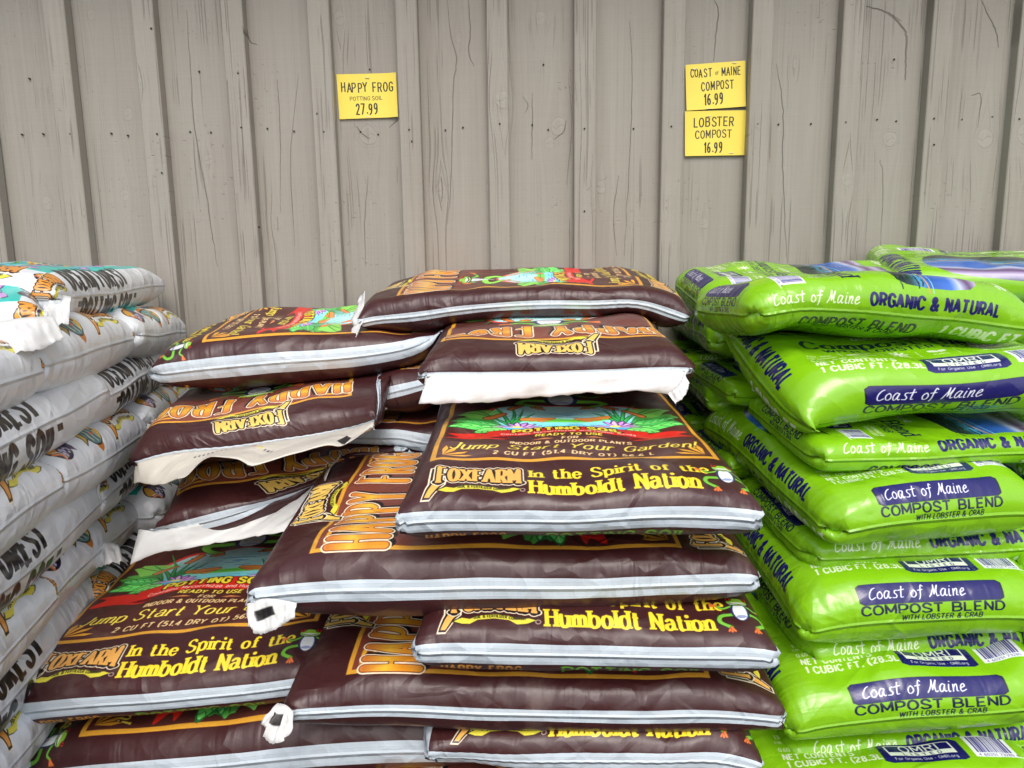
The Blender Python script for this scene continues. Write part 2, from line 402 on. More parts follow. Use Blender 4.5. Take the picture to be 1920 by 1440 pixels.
def make_brown():
    W, L = .48, .76
    C = Canvas(2 * W, L, 1500, BR)
    X, Y = (1, 0), (0, 1)
    f0, f1, g0, g1 = .052, W - .052, .125, .655
    C.poly([(f0, g0), (f1, g0), (f1, g1), (f0, g1)], GOLD)
    t = .0075
    C.poly([(f0 + t, g0 + t), (f1 - t, g0 + t), (f1 - t, g1 - t), (f0 + t, g1 - t)], lerpc([(0, (80, 40, 36)), (.42, (84, 42, 36)), (.52, (112, 56, 44)), (.7, (132, 66, 50))]))
    for sx_, x in ((1, f0 + .016), (-1, f1 - .016)):
        for sy_, y in ((1, g0 + .016), (-1, g1 - .016)):
            for a in (.12, .62, 1.15, 1.5):
                C.poly([(x, y), (x + sx_ * .030 * math.cos(a - .12), y + sy_ * .030 * math.sin(a - .12)), (x + sx_ * .040 * math.cos(a), y + sy_ * .040 * math.sin(a)), (x + sx_ * .026 * math.cos(a + .16), y + sy_ * .026 * math.sin(a + .16))], (240, 170, 50))
    # pond picture
    C.y0 = .285; C.ky = .74
    cx = W / 2
    pond = [(cx - .105, .292), (cx - .125, .34), (cx - .118, .41), (cx - .08, .468), (cx, .492), (cx + .08, .468), (cx + .118, .41), (cx + .125, .34), (cx + .105, .292)]
    C.poly([(cx + (a - cx) * 1.07, .385 + (b - .385) * 1.07) for a, b in pond], (196, 44, 34), smooth=True)
    C.poly(pond, lerpc([(.29, (50, 140, 220)), (.305, (90, 180, 236)), (.34, (140, 214, 244)), (.49, (176, 226, 236))]), smooth=True)
    rs = np.random.RandomState(4)
    for _ in range(46):
        x = cx + rs.uniform(-.1, .09); y = rs.uniform(.30, .46)
        C.line([(x, y), (x + rs.uniform(.01, .035), y + rs.uniform(-.001, .001))], .0011, (160, 214, 240) if rs.rand() < .6 else (16, 70, 150))
    C.poly([(cx - .10, .353), (cx - .03, .366), (cx + .06, .362), (cx + .09, .350), (cx + .03, .343), (cx - .05, .345)], (90, 180, 60), smooth=True)
    C.line([(cx - .09, .352), (cx, .357), (cx + .08, .351)], .0012, (26, 80, 30))
    fern(C, cx - .115, .34, -.85, .52, .066, (70, 150, 56)); fern(C, cx - .11, .38, -.72, .70, .074, (110, 176, 70)); fern(C, cx - .10, .33, -1, .16, .068, (48, 124, 50))
    fern(C, cx + .115, .34, .85, .52, .066, (70, 150, 56)); fern(C, cx + .11, .38, .72, .70, .074, (110, 176, 70)); fern(C, cx + .10, .33, 1, .16, .068, (48, 124, 50))
    for sg in (-1, 1):
        for b, l in ((.0, .13), (.25, .15), (-.2, .10), (.5, .12), (-.45, .09)):
            a = math.pi / 2 - sg * b
            C.line([(cx + sg * .085, .325), (cx + sg * .085 + .5 * l * math.cos(a + .1 * sg), .325 + .5 * l * math.sin(a)), (cx + sg * .085 + l * math.cos(a), .325 + l * math.sin(a))], .0085, (16, 66, 32), smooth=True, taper=True)
            C.line([(cx + sg * .085, .325), (cx + sg * .085 + .5 * l * math.cos(a + .1 * sg), .325 + .5 * l * math.sin(a)), (cx + sg * .085 + l * math.cos(a), .325 + l * math.sin(a))], .005, (44, 150, 70), smooth=True, taper=True)
        for (x0, y0, x1, y1) in ((cx + sg * .122, .375, cx + sg * .097, .400), (cx + sg * .085, .43, cx + sg * .070, .465)):
            C.line([(x0, y0), (x1, y1)], .0135, (90, 30, 14)); C.line([(x0, y0), (x1, y1)], .010, (226, 110, 50))
    frog(C, cx, .545, .075)
    for sg in (-1, 1):
        for k in range(3):
            C.line([(cx + sg * .02, .370), (cx + sg * (.037 + .014 * k), .352 + .003 * k)], .0125, (120, 50, 20)); C.line([(cx + sg * .02, .370), (cx + sg * (.037 + .014 * k), .352 + .003 * k)], .010, (238, 122, 54))
        leaf(C, cx + sg * .095, .318, math.pi / 2 - sg * 1.75, .085, .045); leaf(C, cx + sg * .105, .330, math.pi / 2 - sg * 1.35, .065, .03, (66, 170, 76)); leaf(C, cx + sg * .09, .300, math.pi / 2 - sg * 2.1, .055, .035, (110, 210, 96))
        lily(C, cx + sg * .074, .312, .042)
    C.ky = 1.0
    j0, j1, i0, i1 = int(.285 * C.k), int(.48 * C.k), int(.06 * C.k), int((W - .06) * C.k)
    reg = C.a[j0:j1, i0:i1]; art = (np.abs(reg - reg[..., :1] * 0 - np.array([.32, .17, .14], np.float32)).sum(-1, keepdims=True) > .16)
    C.a[j0:j1, i0:i1] = np.where(art, np.clip(reg * 1.22 + .05, 0, 1), reg)  # picture colours lifted to stand in for missing sky reflection
    # red ribbon
    C.ky = 1.0
    RED, DR = (222, 44, 32), (120, 16, 14)
    def arc(u, r=0): return (cx + u, .285 + r - .030 * (u / .12) ** 2)
    for sg in (-1, 1):
        C.poly([(cx + sg * .105, .255), (cx + sg * .135, .272), (cx + sg * .174, .262), (cx + sg * .160, .252), (cx + sg * .177, .230), (cx + sg * .14, .232), (cx + sg * .10, .222), (cx + sg * .085, .234)], RED, smooth=True)
        C.poly([(cx + sg * .118, .262), (cx + sg * .112, .230), (cx + sg * .085, .226), (cx + sg * .09, .25)], DR)
    up_, lo_ = [arc(u, .022) for u in np.linspace(-.118, .118, 13)], [arc(u, -.024) for u in np.linspace(.118, -.118, 13)]
    C.poly(up_ + lo_, DR); C.poly([(x, y - .0012) for x, y in up_] + [(x, y + .0012) for x, y in lo_], RED)
    wp = lambda x, y: (x, y - .026 * (x / .12) ** 2)
    C.text('POTTING SOIL', (cx, .283), X, Y, .021, (252, 226, 60), w=.26, sx=.78, sp=.13, warp=wp, outl=((.085, BLK),), centre=True)
    C.text('Contains Mycorrhizae and Humic Acids', (cx, .2665), X, Y, .0105, (250, 232, 220), w=.13, sx=.72, sp=.13, warp=lambda x, y: (x, y - .024 * (x / .12) ** 2), centre=True)
    YL = (248, 226, 80); PL = (250, 214, 150)
    C.text('READY TO USE', (cx, .2435), X, Y, .0115, YL, w=.22, sx=.8, sp=.14, centre=True, slant=.12)
    C.text('FOR', (cx, .2235), X, Y, .0115, PL, w=.2, sx=.75, sp=.14, centre=True, slant=.1)
    for sg in (-1, 1):
        C.poly([(cx + sg * .022, .229), (cx + sg * .055, .226), (cx + sg * .035, .233)], (236, 150, 90)); C.poly([(cx + sg * .022, .229), (cx + sg * .045, .224), (cx + sg * .03, .226)], (236, 150, 90))
    C.text('INDOOR & OUTDOOR PLANTS', (cx, .2045), X, Y, .0115, PL, w=.2, sx=.72, sp=.13, centre=True, slant=.12)
    C.text('Jump Start Your Garden!', (cx, .172), X, Y, .0225, YL, w=.15, sx=.92, sp=.14, contrast=.45, slant=.28, serif=.03, centre=True)
    C.text('2 CU FT (51.4 DRY QT) 56.6 L', (cx, .1445), X, Y, .0125, PL, w=.2, sx=.78, sp=.17, centre=True, slant=.1, serif=.02)
    # bottom: wordmark, slogan, little frog
    brand_logo(C, (.064, .046), X, Y, .106)
    C.ell(.171, .046, .0035, .0035, (200, 180, 170)); C.ell(.171, .046, .0024, .0024, BR)
    Y2 = (248, 222, 50)
    C.text('In the Spirit of the', (.180, .079), X, Y, .0225, Y2, w=.19, sx=.78, sp=.12, contrast=.55, serif=.07, flat=True)
    C.text('Humboldt Nation', (.180, .040), X, Y, .0285, Y2, w=.20, sx=.69, sp=.085, contrast=.55, serif=.06, flat=True)
    C.text('TM', (.402, .068), X, Y, .004, CREAM, w=.15)
    frog(C, .424, .074, .030)
    # top: big title and wordmark over the frame
    ti = lerpc([(.575, (232, 150, 40)), (.60, (246, 190, 60)), (.63, (206, 120, 50)), (.645, (232, 160, 90))])
    C.text('HAPPY FROG', (cx + .0055, .545), X, Y, .080, BLK, w=.20, sx=.42, sp=.13, contrast=.5, topw=-.5, centre=True, slant=-.02, outl=((.03, BLK),))
    C.text('HAPPY FROG', (cx, .550), X, Y, .080, ti, w=.155, sx=.42, sp=.15, contrast=.5, topw=-.5, centre=True, flat=False, outl=((.05, (250, 232, 200)), (.018, (120, 50, 24))))
    brand_logo(C, (cx - .060, .655), X, Y, .12, base=(240, 200, 100))
    # back of the bag, near the bottom seam and down the middle
    wx = 2 * W
    C.text('HAPPY FROG', (W + .05, .040), X, (0, -1), .019, (226, 150, 50), w=.2, sx=.55, sp=.12, outl=((.05, BLK),))
    C.text('POTTING SOIL', (W + .20, .040), X, (0, -1), .019, (110, 170, 50), w=.24, sx=1.0, sp=.15, serif=.06, outl=((.04, BLK),))
    C.poly([(W + .03, .075), (wx - .03, .075), (wx - .03, .082), (W + .03, .082)], GOLD)
    # grain of the print
    C.a *= (1 + (np.random.RandomState(2).rand(C.H, C.W, 1).astype(np.float32) - .5) * .10)
    return C.to_image('brown_print')

def fish_striped(C, x, y, s, fx=1, fy=1):
    T = lambda a, b: (x + fx * a * s, y + fy * b * s)
    C.poly([T(-.5, .1), T(-1.15, .55), T(-1.05, 0), T(-1.1, -.5), T(-.5, -.1)], (30, 26, 20)); C.poly([T(-.5, .05), T(-1.05, .42), T(-.98, 0), T(-1.02, -.4)], (206, 170, 50))
    C.poly([T(-.6, .4), T(0, .98), T(.5, .6)], (200, 120, 40), smooth=True); C.poly([T(-.4, -.4), T(0, -1.0), T(.3, -.6)], (200, 120, 40), smooth=True)
    C.poly([T(-.75, 0), T(-.35, .62), T(.25, .66), T(.78, .1), T(.25, -.62), T(-.35, -.58)], (24, 30, 34), smooth=True)
    C.poly([T(-.68, 0), T(-.33, .54), T(.23, .58), T(.72, .1), T(.23, -.54), T(-.33, -.5)], (96, 140, 140), smooth=True)
    C.poly([T(.35, .5), T(.8, .1), T(.3, -.45), T(.42, 0)], (232, 180, 50), smooth=True)
    for k in range(6):
        a = -.5 + k * .165
        C.line([T(a, .5 - abs(a) * .3), T(a + .06, .15), T(a - .03, -.15), T(a + .05, -.45 + abs(a) * .3)], .11 * s * .5, (230, 230, 196) if k % 2 else (24, 44, 60), smooth=True)
    C.ell(*T(.5, .22), .09 * s, .09 * s, (20, 16, 16)); C.ell(*T(.05, 0), .14 * s, .1 * s, (230, 110, 50))

def fish_purple(C, x, y, s, fx=1, fy=1):
    T = lambda a, b: (x + fx * a * s, y + fy * b * s)
    C.poly([T(.5, .3), T(1.1, .8), T(.95, .1), T(.9, -.4), T(.5, -.1)], (60, 40, 90)); C.poly([T(-.3, .5), T(.5, .95), T(.9, .75), T(.4, .5)], (216, 150, 40), smooth=True)
    C.poly([T(-.85, .1), T(-.3, .66), T(.35, .6), T(.75, .1), T(.3, -.6), T(-.4, -.6)], (30, 18, 44), smooth=True)
    C.poly([T(-.8, .1), T(-.3, .58), T(0, .5), T(-.3, -.1)], (206, 150, 40), smooth=True)
    C.line([T(-.7, -.15), T(-.35, -.3), T(-.3, -.6)], .14 * s, (230, 130, 60), smooth=True); C.line([T(-.62, -.05), T(-.25, -.2), T(-.2, -.55)], .06 * s, (236, 236, 230), smooth=True)
    rs = np.random.RandomState(1)
    for _ in range(22):
        C.ell(*T(rs.uniform(-.1, .5), rs.uniform(-.5, .05)), .075 * s, .065 * s, (196, 186, 220))
    C.line([T(-.05, .2), T(.15, .5)], .05 * s, (150, 120, 190)); C.line([T(.1, .15), T(.3, .45)], .05 * s, (150, 120, 190))

def make_white():
    W, L = .44, .66
    C = Canvas(2 * W, L, 1500, (224, 228, 232))
    TQ = (44, 190, 178)
    C.poly([(.050, .080), (W - .050, .080), (W - .050, L - .075), (.050, L - .075)], TQ)
    pts = []; x0, x1, y0, y1 = .078, W - .078, .115, L - .105
    n = 9
    for i in range(n): pts.append((x0 + (x1 - x0) * i / n, y0 + (.018 if i % 2 else 0)))
    for i in range(n + 4): pts.append((x1 - (.018 if i % 2 else 0), y0 + (y1 - y0) * i / (n + 4)))
    for i in range(n): pts.append((x1 - (x1 - x0) * i / n, y1 - (.018 if i % 2 else 0)))
    for i in range(n + 4): pts.append((x0 + (.018 if i % 2 else 0), y1 - (y1 - y0) * i / (n + 4)))
    c0 = np.array([W / 2, L / 2])
    for sc_, c in ((1.06, (60, 30, 80)), (1.045, (190, 140, 206)), (.965, (40, 24, 60)), (.95, (70, 176, 190))):
        C.poly([tuple(c0 + (np.array(p) - c0) * sc_) for p in pts], c, smooth=True, n=3)
    rs = np.random.RandomState(8)
    for _ in range(150):
        x, y = rs.uniform(.13, W - .13), rs.uniform(.14, L - .22)
        c = [(60, 130, 60), (206, 200, 90), (90, 150, 200), (40, 90, 60), (220, 160, 60)][rs.randint(5)]
        a = rs.uniform(0, 6.28)
        C.line([(x, y), (x + .012 * math.cos(a), y + .012 * math.sin(a)), (x + .03 * math.cos(a + .6), y + .03 * math.sin(a + .6))], rs.uniform(.002, .006), c, smooth=True)
    C.text('FOXFARM', (W / 2, L - .205), (1, 0), (0, 1), .07, (236, 226, 130), w=.26, sx=.42, sp=.08, contrast=.5, centre=True, outl=((.10, (26, 30, 50)),))
    C.text('OCEAN FOREST', (W / 2, L - .26), (1, 0), (0, 1), .038, (236, 226, 130), w=.24, sx=.42, sp=.08, contrast=.5, centre=True, outl=((.10, (26, 30, 50)),))
    fish_striped(C, .18, .26, .04); fish_purple(C, .28, .33, .04); fish_striped(C, .25, .20, .03, -1)
    # ends
    for v, s in ((.0, 1), (L, -1)):
        base = np.array([0.0 if s > 0 else W, v]); A = np.array([s, 0]); U = np.array([0, s])
        q = lambda a, b: tuple(base + A * a + U * b)
        fish_purple(C, *q(.075, .048), .033, s, s); fish_striped(C, *q(.175, .048), .034, s, s)
        brand_logo(C, q(.250, .036), A, U, .105, base=(226, 150, 60))
        fish_purple(C, *q(.402, .050), .026, s, s)
    # long sides: first line above the seam, second below
    K = (24, 24, 26)
    for u, s in ((0.0, -1), (W, 1)):
        adv = (0, s); up = (-s, 0)
        y = (L - .10) if s < 0 else .10
        x = u - s * .012
        C.text('OCEAN FOREST', (x, y), adv, up, .042, K, w=.27, sx=.56, sp=.12, contrast=.62, topw=.3, slant=0, flat=True)
        brand_logo(C, (x, y + (.095 if s < 0 else -.095)), adv, up, .07, base=(226, 150, 60))
        x2 = W + u - s * .004
        C.text('"POTTING SOIL"', (x2 - s * .046, y - s * -.02), adv, (s, 0), .042, K, w=.27, sx=.58, sp=.14, contrast=.62, topw=.3)
    C.poly([(W + .10, .09), (2 * W - .10, .09), (2 * W - .10, L - .09), (W + .10, L - .09)], TQ)
    return C.to_image('white_print')

def make_green():
    W, L = .33, .50
    GR = (130, 190, 20); NV = (26, 22, 96); WH = (232, 240, 222); NK = (20, 26, 66)
    C = Canvas(2 * W, L, 1900, GR)
    X, Y = (1, 0), (0, 1); cx = W / 2
    # bottom end and front text
    def loz(o, A, U, w, h, text=True):
        A = np.array(A, float); U = np.array(U, float); o = np.array(o, float)
        T = lambda a, b: tuple(o + A * a * w + U * b * h)
        p = [T(.0, .12), T(.03, .0), T(.97, .0), T(1.0, .12), T(1, .86), T(.97, 1), T(.03, 1), T(0, .86)]
        C.poly(p, (18, 16, 50)); C.poly([tuple(np.array(T(.5, .5)) + (np.array(q) - np.array(T(.5, .5))) * np.array([.975, .965])) for q in p], NV)
        C.text('Coast of Maine', T(.065, .28), A, U, h * .52, (244, 246, 250), w=.095, sx=.86, sp=.075, contrast=.85, slant=.14, font=HAND, flat=False, jit=.012)
    loz((cx - .080, .0255), X, Y, .160, .028)
    loz((cx + .080, L - .0255), (-1, 0), (0, -1), .160, .028)
    for v, s in ((0, 1), (L, -1)):
        C.text('COMPOST BLEND', (cx, v + s * .0120), (s, 0), (0, s), .0118, NK, w=.22, sx=1.25, sp=.16, contrast=.8, centre=True)
        C.text('WITH LOBSTER & CRAB', (cx + s * .01, v + s * .0022), (s, 0), (0, s), .0066, NK, w=.17, sx=.85, sp=.15, centre=True, slant=.1)
    C.shift = -.024
    # front
    C.text('NET CONTENTS', (.055, .118), X, Y, .0095, WH, w=.18, sx=.72, sp=.12, slant=.1)
    C.text('1 CUBIC FT. (28.3L)', (.055, .103), X, Y, .0105, WH, w=.18, sx=.72, sp=.12, slant=.1)
    C.text('0.60 - 0.30 - 0.20', (.055, .133), X, Y, .006, WH, w=.14, sx=.72, sp=.12)
    C.poly([(.150, .098), (.152, .130), (.158, .134), (.226, .134), (.232, .130), (.232, .098), (.226, .094), (.156, .094)], NV)
    C.poly([(.158, .106), (.158, .129), (.224, .129), (.224, .106)], WH); C.poly([(.160, .115), (.160, .1275), (.222, .1275), (.222, .115)], NV)
    C.text('OMRI', (.191, .1155), X, Y, .012, WH, w=.15, sx=1.0, sp=.2, centre=True)
    C.text('L I S T E D', (.191, .1075), X, Y, .005, NV, w=.15, sx=1.0, sp=.2, centre=True)
    C.text('For Organic Use - OMRI.org', (.191, .0985), X, Y, .0042, WH, w=.14, sx=.8, sp=.14, centre=True)
    C.poly([(.240, .100), (.284, .100), (.284, .138), (.240, .138)], (236, 240, 240))
    rs = np.random.RandomState(5); x = .244
    while x < .280:
        w_ = rs.choice([.0006, .0011, .0018]); C.poly([(x, .107), (x + w_, .107), (x + w_, .136), (x, .136)], (60, 50, 130)); x += w_ + rs.choice([.0007, .0013])
    C.text('4 60251 73280 4', (.244, .1015), X, Y, .0036, (60, 50, 130), w=.12)
    C.poly([(.252, .1), (.29, .1), (.29, .1012), (.252, .1012)], (236, 240, 240))
    for i, nm in enumerate(('FOR GARDENS', 'VEGETABLES', 'FLOWERS', 'PLANTS')):
        x = .068 + i * .038
        C.text(nm, (x, .146), X, Y, .004, WH, w=.14, sx=.7, sp=.12, centre=True)
        if i == 1: C.line([(x - .012, .152), (x, .160), (x + .012, .164)], .005, WH, smooth=True, taper=True)
        elif i == 2:
            for k in range(8): C.line([(x, .159), (x + .009 * math.cos(k * .785), .159 + .009 * math.sin(k * .785))], .0025, WH)
        elif i == 3:
            C.ell(x - .004, .160, .006, .0035, WH, -.6); C.ell(x + .005, .160, .006, .0035, WH, .6)
        else: C.text('EST. 1996', (x, .155), X, Y, .005, WH, w=.14, sx=.7, sp=.12, centre=True)
        C.line([(x + .019, .146), (x + .019, .166)], .0007, WH)
    C.text('IMPROVES &', (.247, .160), X, Y, .0062, WH, w=.18, sx=.7, sp=.12, centre=True); C.text('REVITALIZES', (.247, .150), X, Y, .0062, WH, w=.18, sx=.7, sp=.12, centre=True)
    C.text('WITH LOBSTER & CRAB', (cx, .176), X, Y, .0125, NK, w=.15, sx=.85, sp=.16, centre=True)
    C.text('Compost Blend', (cx, .196), X, Y, .026, NK, w=.17, sx=.80, sp=.13, contrast=.5, serif=.06, centre=True)
    C.text('QUODDY BLEND', (cx, .231), X, Y, .0095, WH, w=.18, sx=.85, sp=.16, centre=True)
    C.shift = 0
    # shoreline picture
    ph = [(.052, .262), (.09, .247), (cx, .243), (W - .09, .247), (W - .052, .262), (W - .052, .36), (W - .10, .382), (cx, .39), (.10, .382), (.052, .36)]
    C.poly(ph, lerpc([(.245, (30, 40, 40)), (.27, (34, 60, 54)), (.285, (70, 150, 190)), (.30, (40, 90, 170)), (.33, (60, 110, 200)), (.345, (190, 200, 230)), (.36, (96, 70, 110)), (.375, (200, 190, 220)), (.39, (60, 60, 90))]), smooth=True, n=3)
    for _ in range(70):
        x, y = rs.uniform(.05, W - .05), rs.uniform(.252, .29)
        C.line([(x, y), (x + rs.uniform(.005, .02), y + rs.uniform(-.002, .002))], .002, [(24, 50, 40), (60, 90, 70), (20, 30, 36)][rs.randint(3)])
    C.line([(.05, .285), (.12, .293), (.2, .288), (.29, .296)], .0022, (210, 150, 90), smooth=True); C.line([(.04, .29), (.15, .298), (.29, .302)], .0012, (150, 214, 230), smooth=True)
    C.text('Coast of Maine', (cx, .412), X, Y, .024, (240, 244, 240), w=.10, sx=.95, sp=.11, slant=.14, font=HAND, flat=False, centre=True)
    # long sides
    for u, s in ((0.0, -1), (W, 1)):
        adv = (0, s); up = (-s, 0)
        y = (L - .055) if s < 0 else .055
        C.text('Coast of Maine', (u - s * .013, y), adv, up, .019, WH, w=.10, sx=.80, sp=.08, slant=.14, font=HAND, flat=False)
        C.text('ORGANIC & NATURAL', (u - s * .013, y + s * .150), adv, up, .019, NV, w=.25, sx=.72, sp=.12)
        y2 = y + s * .045
        C.text('COMPOST BLEND', (W + u - s * .034, y2), adv, (s, 0), .021, NK, w=.2, sx=.78, sp=.13)
        C.text('WITH LOBSTER & CRAB', (W + u - s * .048, y2 + s * .03), adv, (s, 0), .011, NK, w=.16, sx=.78, sp=.13, slant=.1)
        C.text('1 CUBIC FT', (W + u - s * .034, y2 + s * .235), adv, (s, 0), .021, WH, w=.27, sx=.80, sp=.13)
    return C.to_image('green_print')

def make_card(name, lines):
    C = Canvas(.14, .105, 3200, (240, 216, 84))
    for txt, y, h, x, sx in lines:
        C.text(txt, (x, y), (1, .0), (0, 1), h, (14, 12, 16), w=.135, sx=sx, sp=.17, contrast=.9, flat=False, jit=.04, centre=True)
    return C.to_image(name)

def film_img(name, w, h, base, draw):
    C = Canvas(w, h, 900, base)
    draw(C)
    return C.to_image(name)
def dots(C, x, y, n, dx, dy, r, cols):
    for i in range(n):
        C.ell(x + i * dx, y + i * dy, r, r, cols[i % len(cols)])
# ------------------------------------------------------------------ materials
def nt(name):
    m = bpy.data.materials.new(name); m.use_nodes = True
    t = m.node_tree
    return m, t, t.nodes['Principled BSDF'], t.nodes['Material Output']
def N(t, kind, **kw):
    n = t.nodes.new(kind)
    for k, v in kw.items():
        if k.startswith('i_'):
            key = k[2:]
            key = int(key) if key.isdigit() else key.replace('_', ' ')
            n.inputs[key].default_value = v
        else: setattr(n, k, v)
    return n
def mth(t, op, a, b=None, c=None):
    n = t.nodes.new('ShaderNodeMath'); n.operation = op
    for i, v in enumerate((a, b, c)):
        if v is None: continue
        if hasattr(v, 'is_output'): t.links.new(v, n.inputs[i])
        else: n.inputs[i].default_value = v
    return n.outputs[0]
def mixc(t, f, a, b, mode='MIX'):
    n = t.nodes.new('ShaderNodeMix'); n.data_type = 'RGBA'; n.blend_type = mode
    for i, v in ((0, f), (6, a), (7, b)):
        if hasattr(v, 'is_output'): t.links.new(v, n.inputs[i])
        else: n.inputs[i].default_value = v if i == 0 else (*v, 1)
    return n.outputs[2]
def maprange(t, v, a, b, c=0, d=1):
    n = t.nodes.new('ShaderNodeMapRange'); n.clamp = True
    t.links.new(v, n.inputs[0])
    for i, q in enumerate((a, b, c, d)): n.inputs[i + 1].default_value = q
    return n.outputs[0]
def attr(t, name):
    n = t.nodes.new('ShaderNodeAttribute'); n.attribute_name = name
    return n.outputs['Fac']
def vscale(t, vec, s):
    n = t.nodes.new('ShaderNodeMapping'); n.inputs['Scale'].default_value = s
    t.links.new(vec, n.inputs[0]); return n.outputs[0]
def noise(t, vec, scale, detail=3, rough=.55, dist=0.0):
    n = N(t, 'ShaderNodeTexNoise', i_Scale=scale, i_Detail=detail, i_Roughness=rough, i_Distortion=dist)
    t.links.new(vec, n.inputs['Vector']); return n.outputs['Fac']

def plastic_bag(name, img, band=None, rough=.30, dirt=(.25, .18, .12), dirt_amt=.5, crease=1.0, coat=.2):
    m, t, b, out = nt(name)
    uv = N(t, 'ShaderNodeUVMap', uv_map='UVMap').outputs[0]
    flat = N(t, 'ShaderNodeCombineXYZ')
    t.links.new(attr(t, 'fu'), flat.inputs[0]); t.links.new(attr(t, 'fv'), flat.inputs[1]); t.links.new(attr(t, 'fs'), flat.inputs[2])
    fl = flat.outputs[0]
    ex, ey = attr(t, 'ex'), attr(t, 'ey')
    e = mth(t, 'MINIMUM', ex, ey)
    tex = N(t, 'ShaderNodeTexImage', image=img, interpolation='Cubic')
    t.links.new(uv, tex.inputs[0])
    colr = tex.outputs[0]
    if band:
        wob = mth(t, 'MULTIPLY_ADD', noise(t, fl, 9, 1), .004, -.002)
        ed = mth(t, 'ADD', e, wob)
        msk = mth(t, 'LESS_THAN', ed, attr(t, 'bw'))
        colr = mixc(t, msk, colr, band)
    # dust, scuffs and soil specks
    sp = maprange(t, noise(t, fl, 150, 3, .7), .70, .76)
    sp = mth(t, 'MULTIPLY', sp, maprange(t, noise(t, fl, 5, 2), .50, .68))
    colr = mixc(t, mth(t, 'MULTIPLY', sp, dirt_amt), colr, dirt)
    smear = mth(t, 'MULTIPLY', maprange(t, noise(t, fl, 7, 5, .7, .6), .56, .8), .16 * dirt_amt)
    colr = mixc(t, smear, colr, tuple(min(1, c * 2.2) for c in dirt))
    t.links.new(colr, b.inputs['Base Color'])
    r = mth(t, 'MULTIPLY_ADD', noise(t, fl, 14, 4, .7), .26, rough - .13)
    t.links.new(r, b.inputs['Roughness'])
    b.inputs['Specular IOR Level'].default_value = .55
    b.inputs['Coat Weight'].default_value = coat; b.inputs['Coat Roughness'].default_value = .14
    # relief: gathers running in from the seams, crumples, seam line, pin holes
    gx = noise(t, vscale(t, fl, (7, 52, 1)), 1.0, 1, .5, .8)      # folds across the long side
    gy = noise(t, vscale(t, fl, (52, 7, 1)), 1.0, 1, .5, .8)
    wx = maprange(t, ex, 0, .085, 1, 0); wy = maprange(t, ey, 0, .10, 1, 0)
    h = mth(t, 'ADD', mth(t, 'MULTIPLY', gx, wx), mth(t, 'MULTIPLY', gy, wy))
    big = noise(t, fl, 6, 1, .5, .4)
    rots = []
    for ang, sc_, of in ((.7, (16, 5, 1), 3.1), (-.6, (14, 4.5, 1), 9.7)):
        mp = N(t, 'ShaderNodeMapping'); mp.inputs['Rotation'].default_value = (0, 0, ang); mp.inputs['Location'].default_value = (of, of, 0); t.links.new(fl, mp.inputs[0])
        r0 = mth(t, 'ABSOLUTE', mth(t, 'SUBTRACT', noise(t, vscale(t, mp.outputs[0], sc_), 1, 1, .5, .5), .5))
        rots.append(mth(t, 'MULTIPLY', maprange(t, r0, 0, .07, 1, 0), maprange(t, noise(t, mp.outputs[0], 4.5, 1), .46, .60)))
    rid = mth(t, 'ABSOLUTE', mth(t, 'SUBTRACT', noise(t, vscale(t, fl, (11, 5, 1)), 1, 1, .5, .3), .5))
    rid = mth(t, 'MULTIPLY', maprange(t, rid, 0, .05, 1, 0), maprange(t, noise(t, fl, 6, 1), .50, .66))
    h = mth(t, 'MULTIPLY', h, maprange(t, noise(t, fl, 4.5, 1), .36, .66, .15, 1.1))
    h = mth(t, 'ADD', mth(t, 'MULTIPLY', h, .0052 * crease), mth(t, 'MULTIPLY', big, .010))
    h = mth(t, 'MULTIPLY_ADD', rid, .0012 * crease, h)
    for q in rots: h = mth(t, 'MULTIPLY_ADD', q, .0012 * crease, h)
    vo = N(t, 'ShaderNodeTexVoronoi', i_Scale=24.0, i_Randomness=1.0); wv = N(t, 'ShaderNodeVectorMath', operation='ADD'); nz = N(t, 'ShaderNodeTexNoise', i_Scale=16.0, i_Detail=1.0)
    t.links.new(fl, nz.inputs['Vector']); sc3 = N(t, 'ShaderNodeVectorMath', operation='SCALE'); sc3.inputs['Scale'].default_value = .05; t.links.new(nz.outputs['Color'], sc3.inputs[0]); t.links.new(fl, wv.inputs[0]); t.links.new(sc3.outputs[0], wv.inputs[1]); t.links.new(wv.outputs[0], vo.inputs['Vector'])
    vm = mth(t, 'ADD', maprange(t, e, .01, .07, .85, .12), maprange(t, noise(t, fl, 5, 1), .54, .66, 0, .7))
    h = mth(t, 'MULTIPLY_ADD', mth(t, 'MULTIPLY', vo.outputs['Distance'], vm), .0050 * crease, h)
    h = mth(t, 'MULTIPLY_ADD', noise(t, fl, 70, 3, .6), .0006, h)
    seam = mth(t, 'MULTIPLY', maprange(t, e, .0, .0035, 1, 0), .0035)
    h = mth(t, 'ADD', h, seam)
    if band:
        s2 = maprange(t, mth(t, 'ABSOLUTE', mth(t, 'SUBTRACT', e, .009)), 0, .0012, 1, 0)
        h = mth(t, 'MULTIPLY_ADD', s2, .0002, h)
    bmp = N(t, 'ShaderNodeBump', i_Strength=1.0, i_Distance=1.0)
    t.links.new(h, bmp.inputs['Height']); t.links.new(bmp.outputs[0], b.inputs['Normal'])
    return m

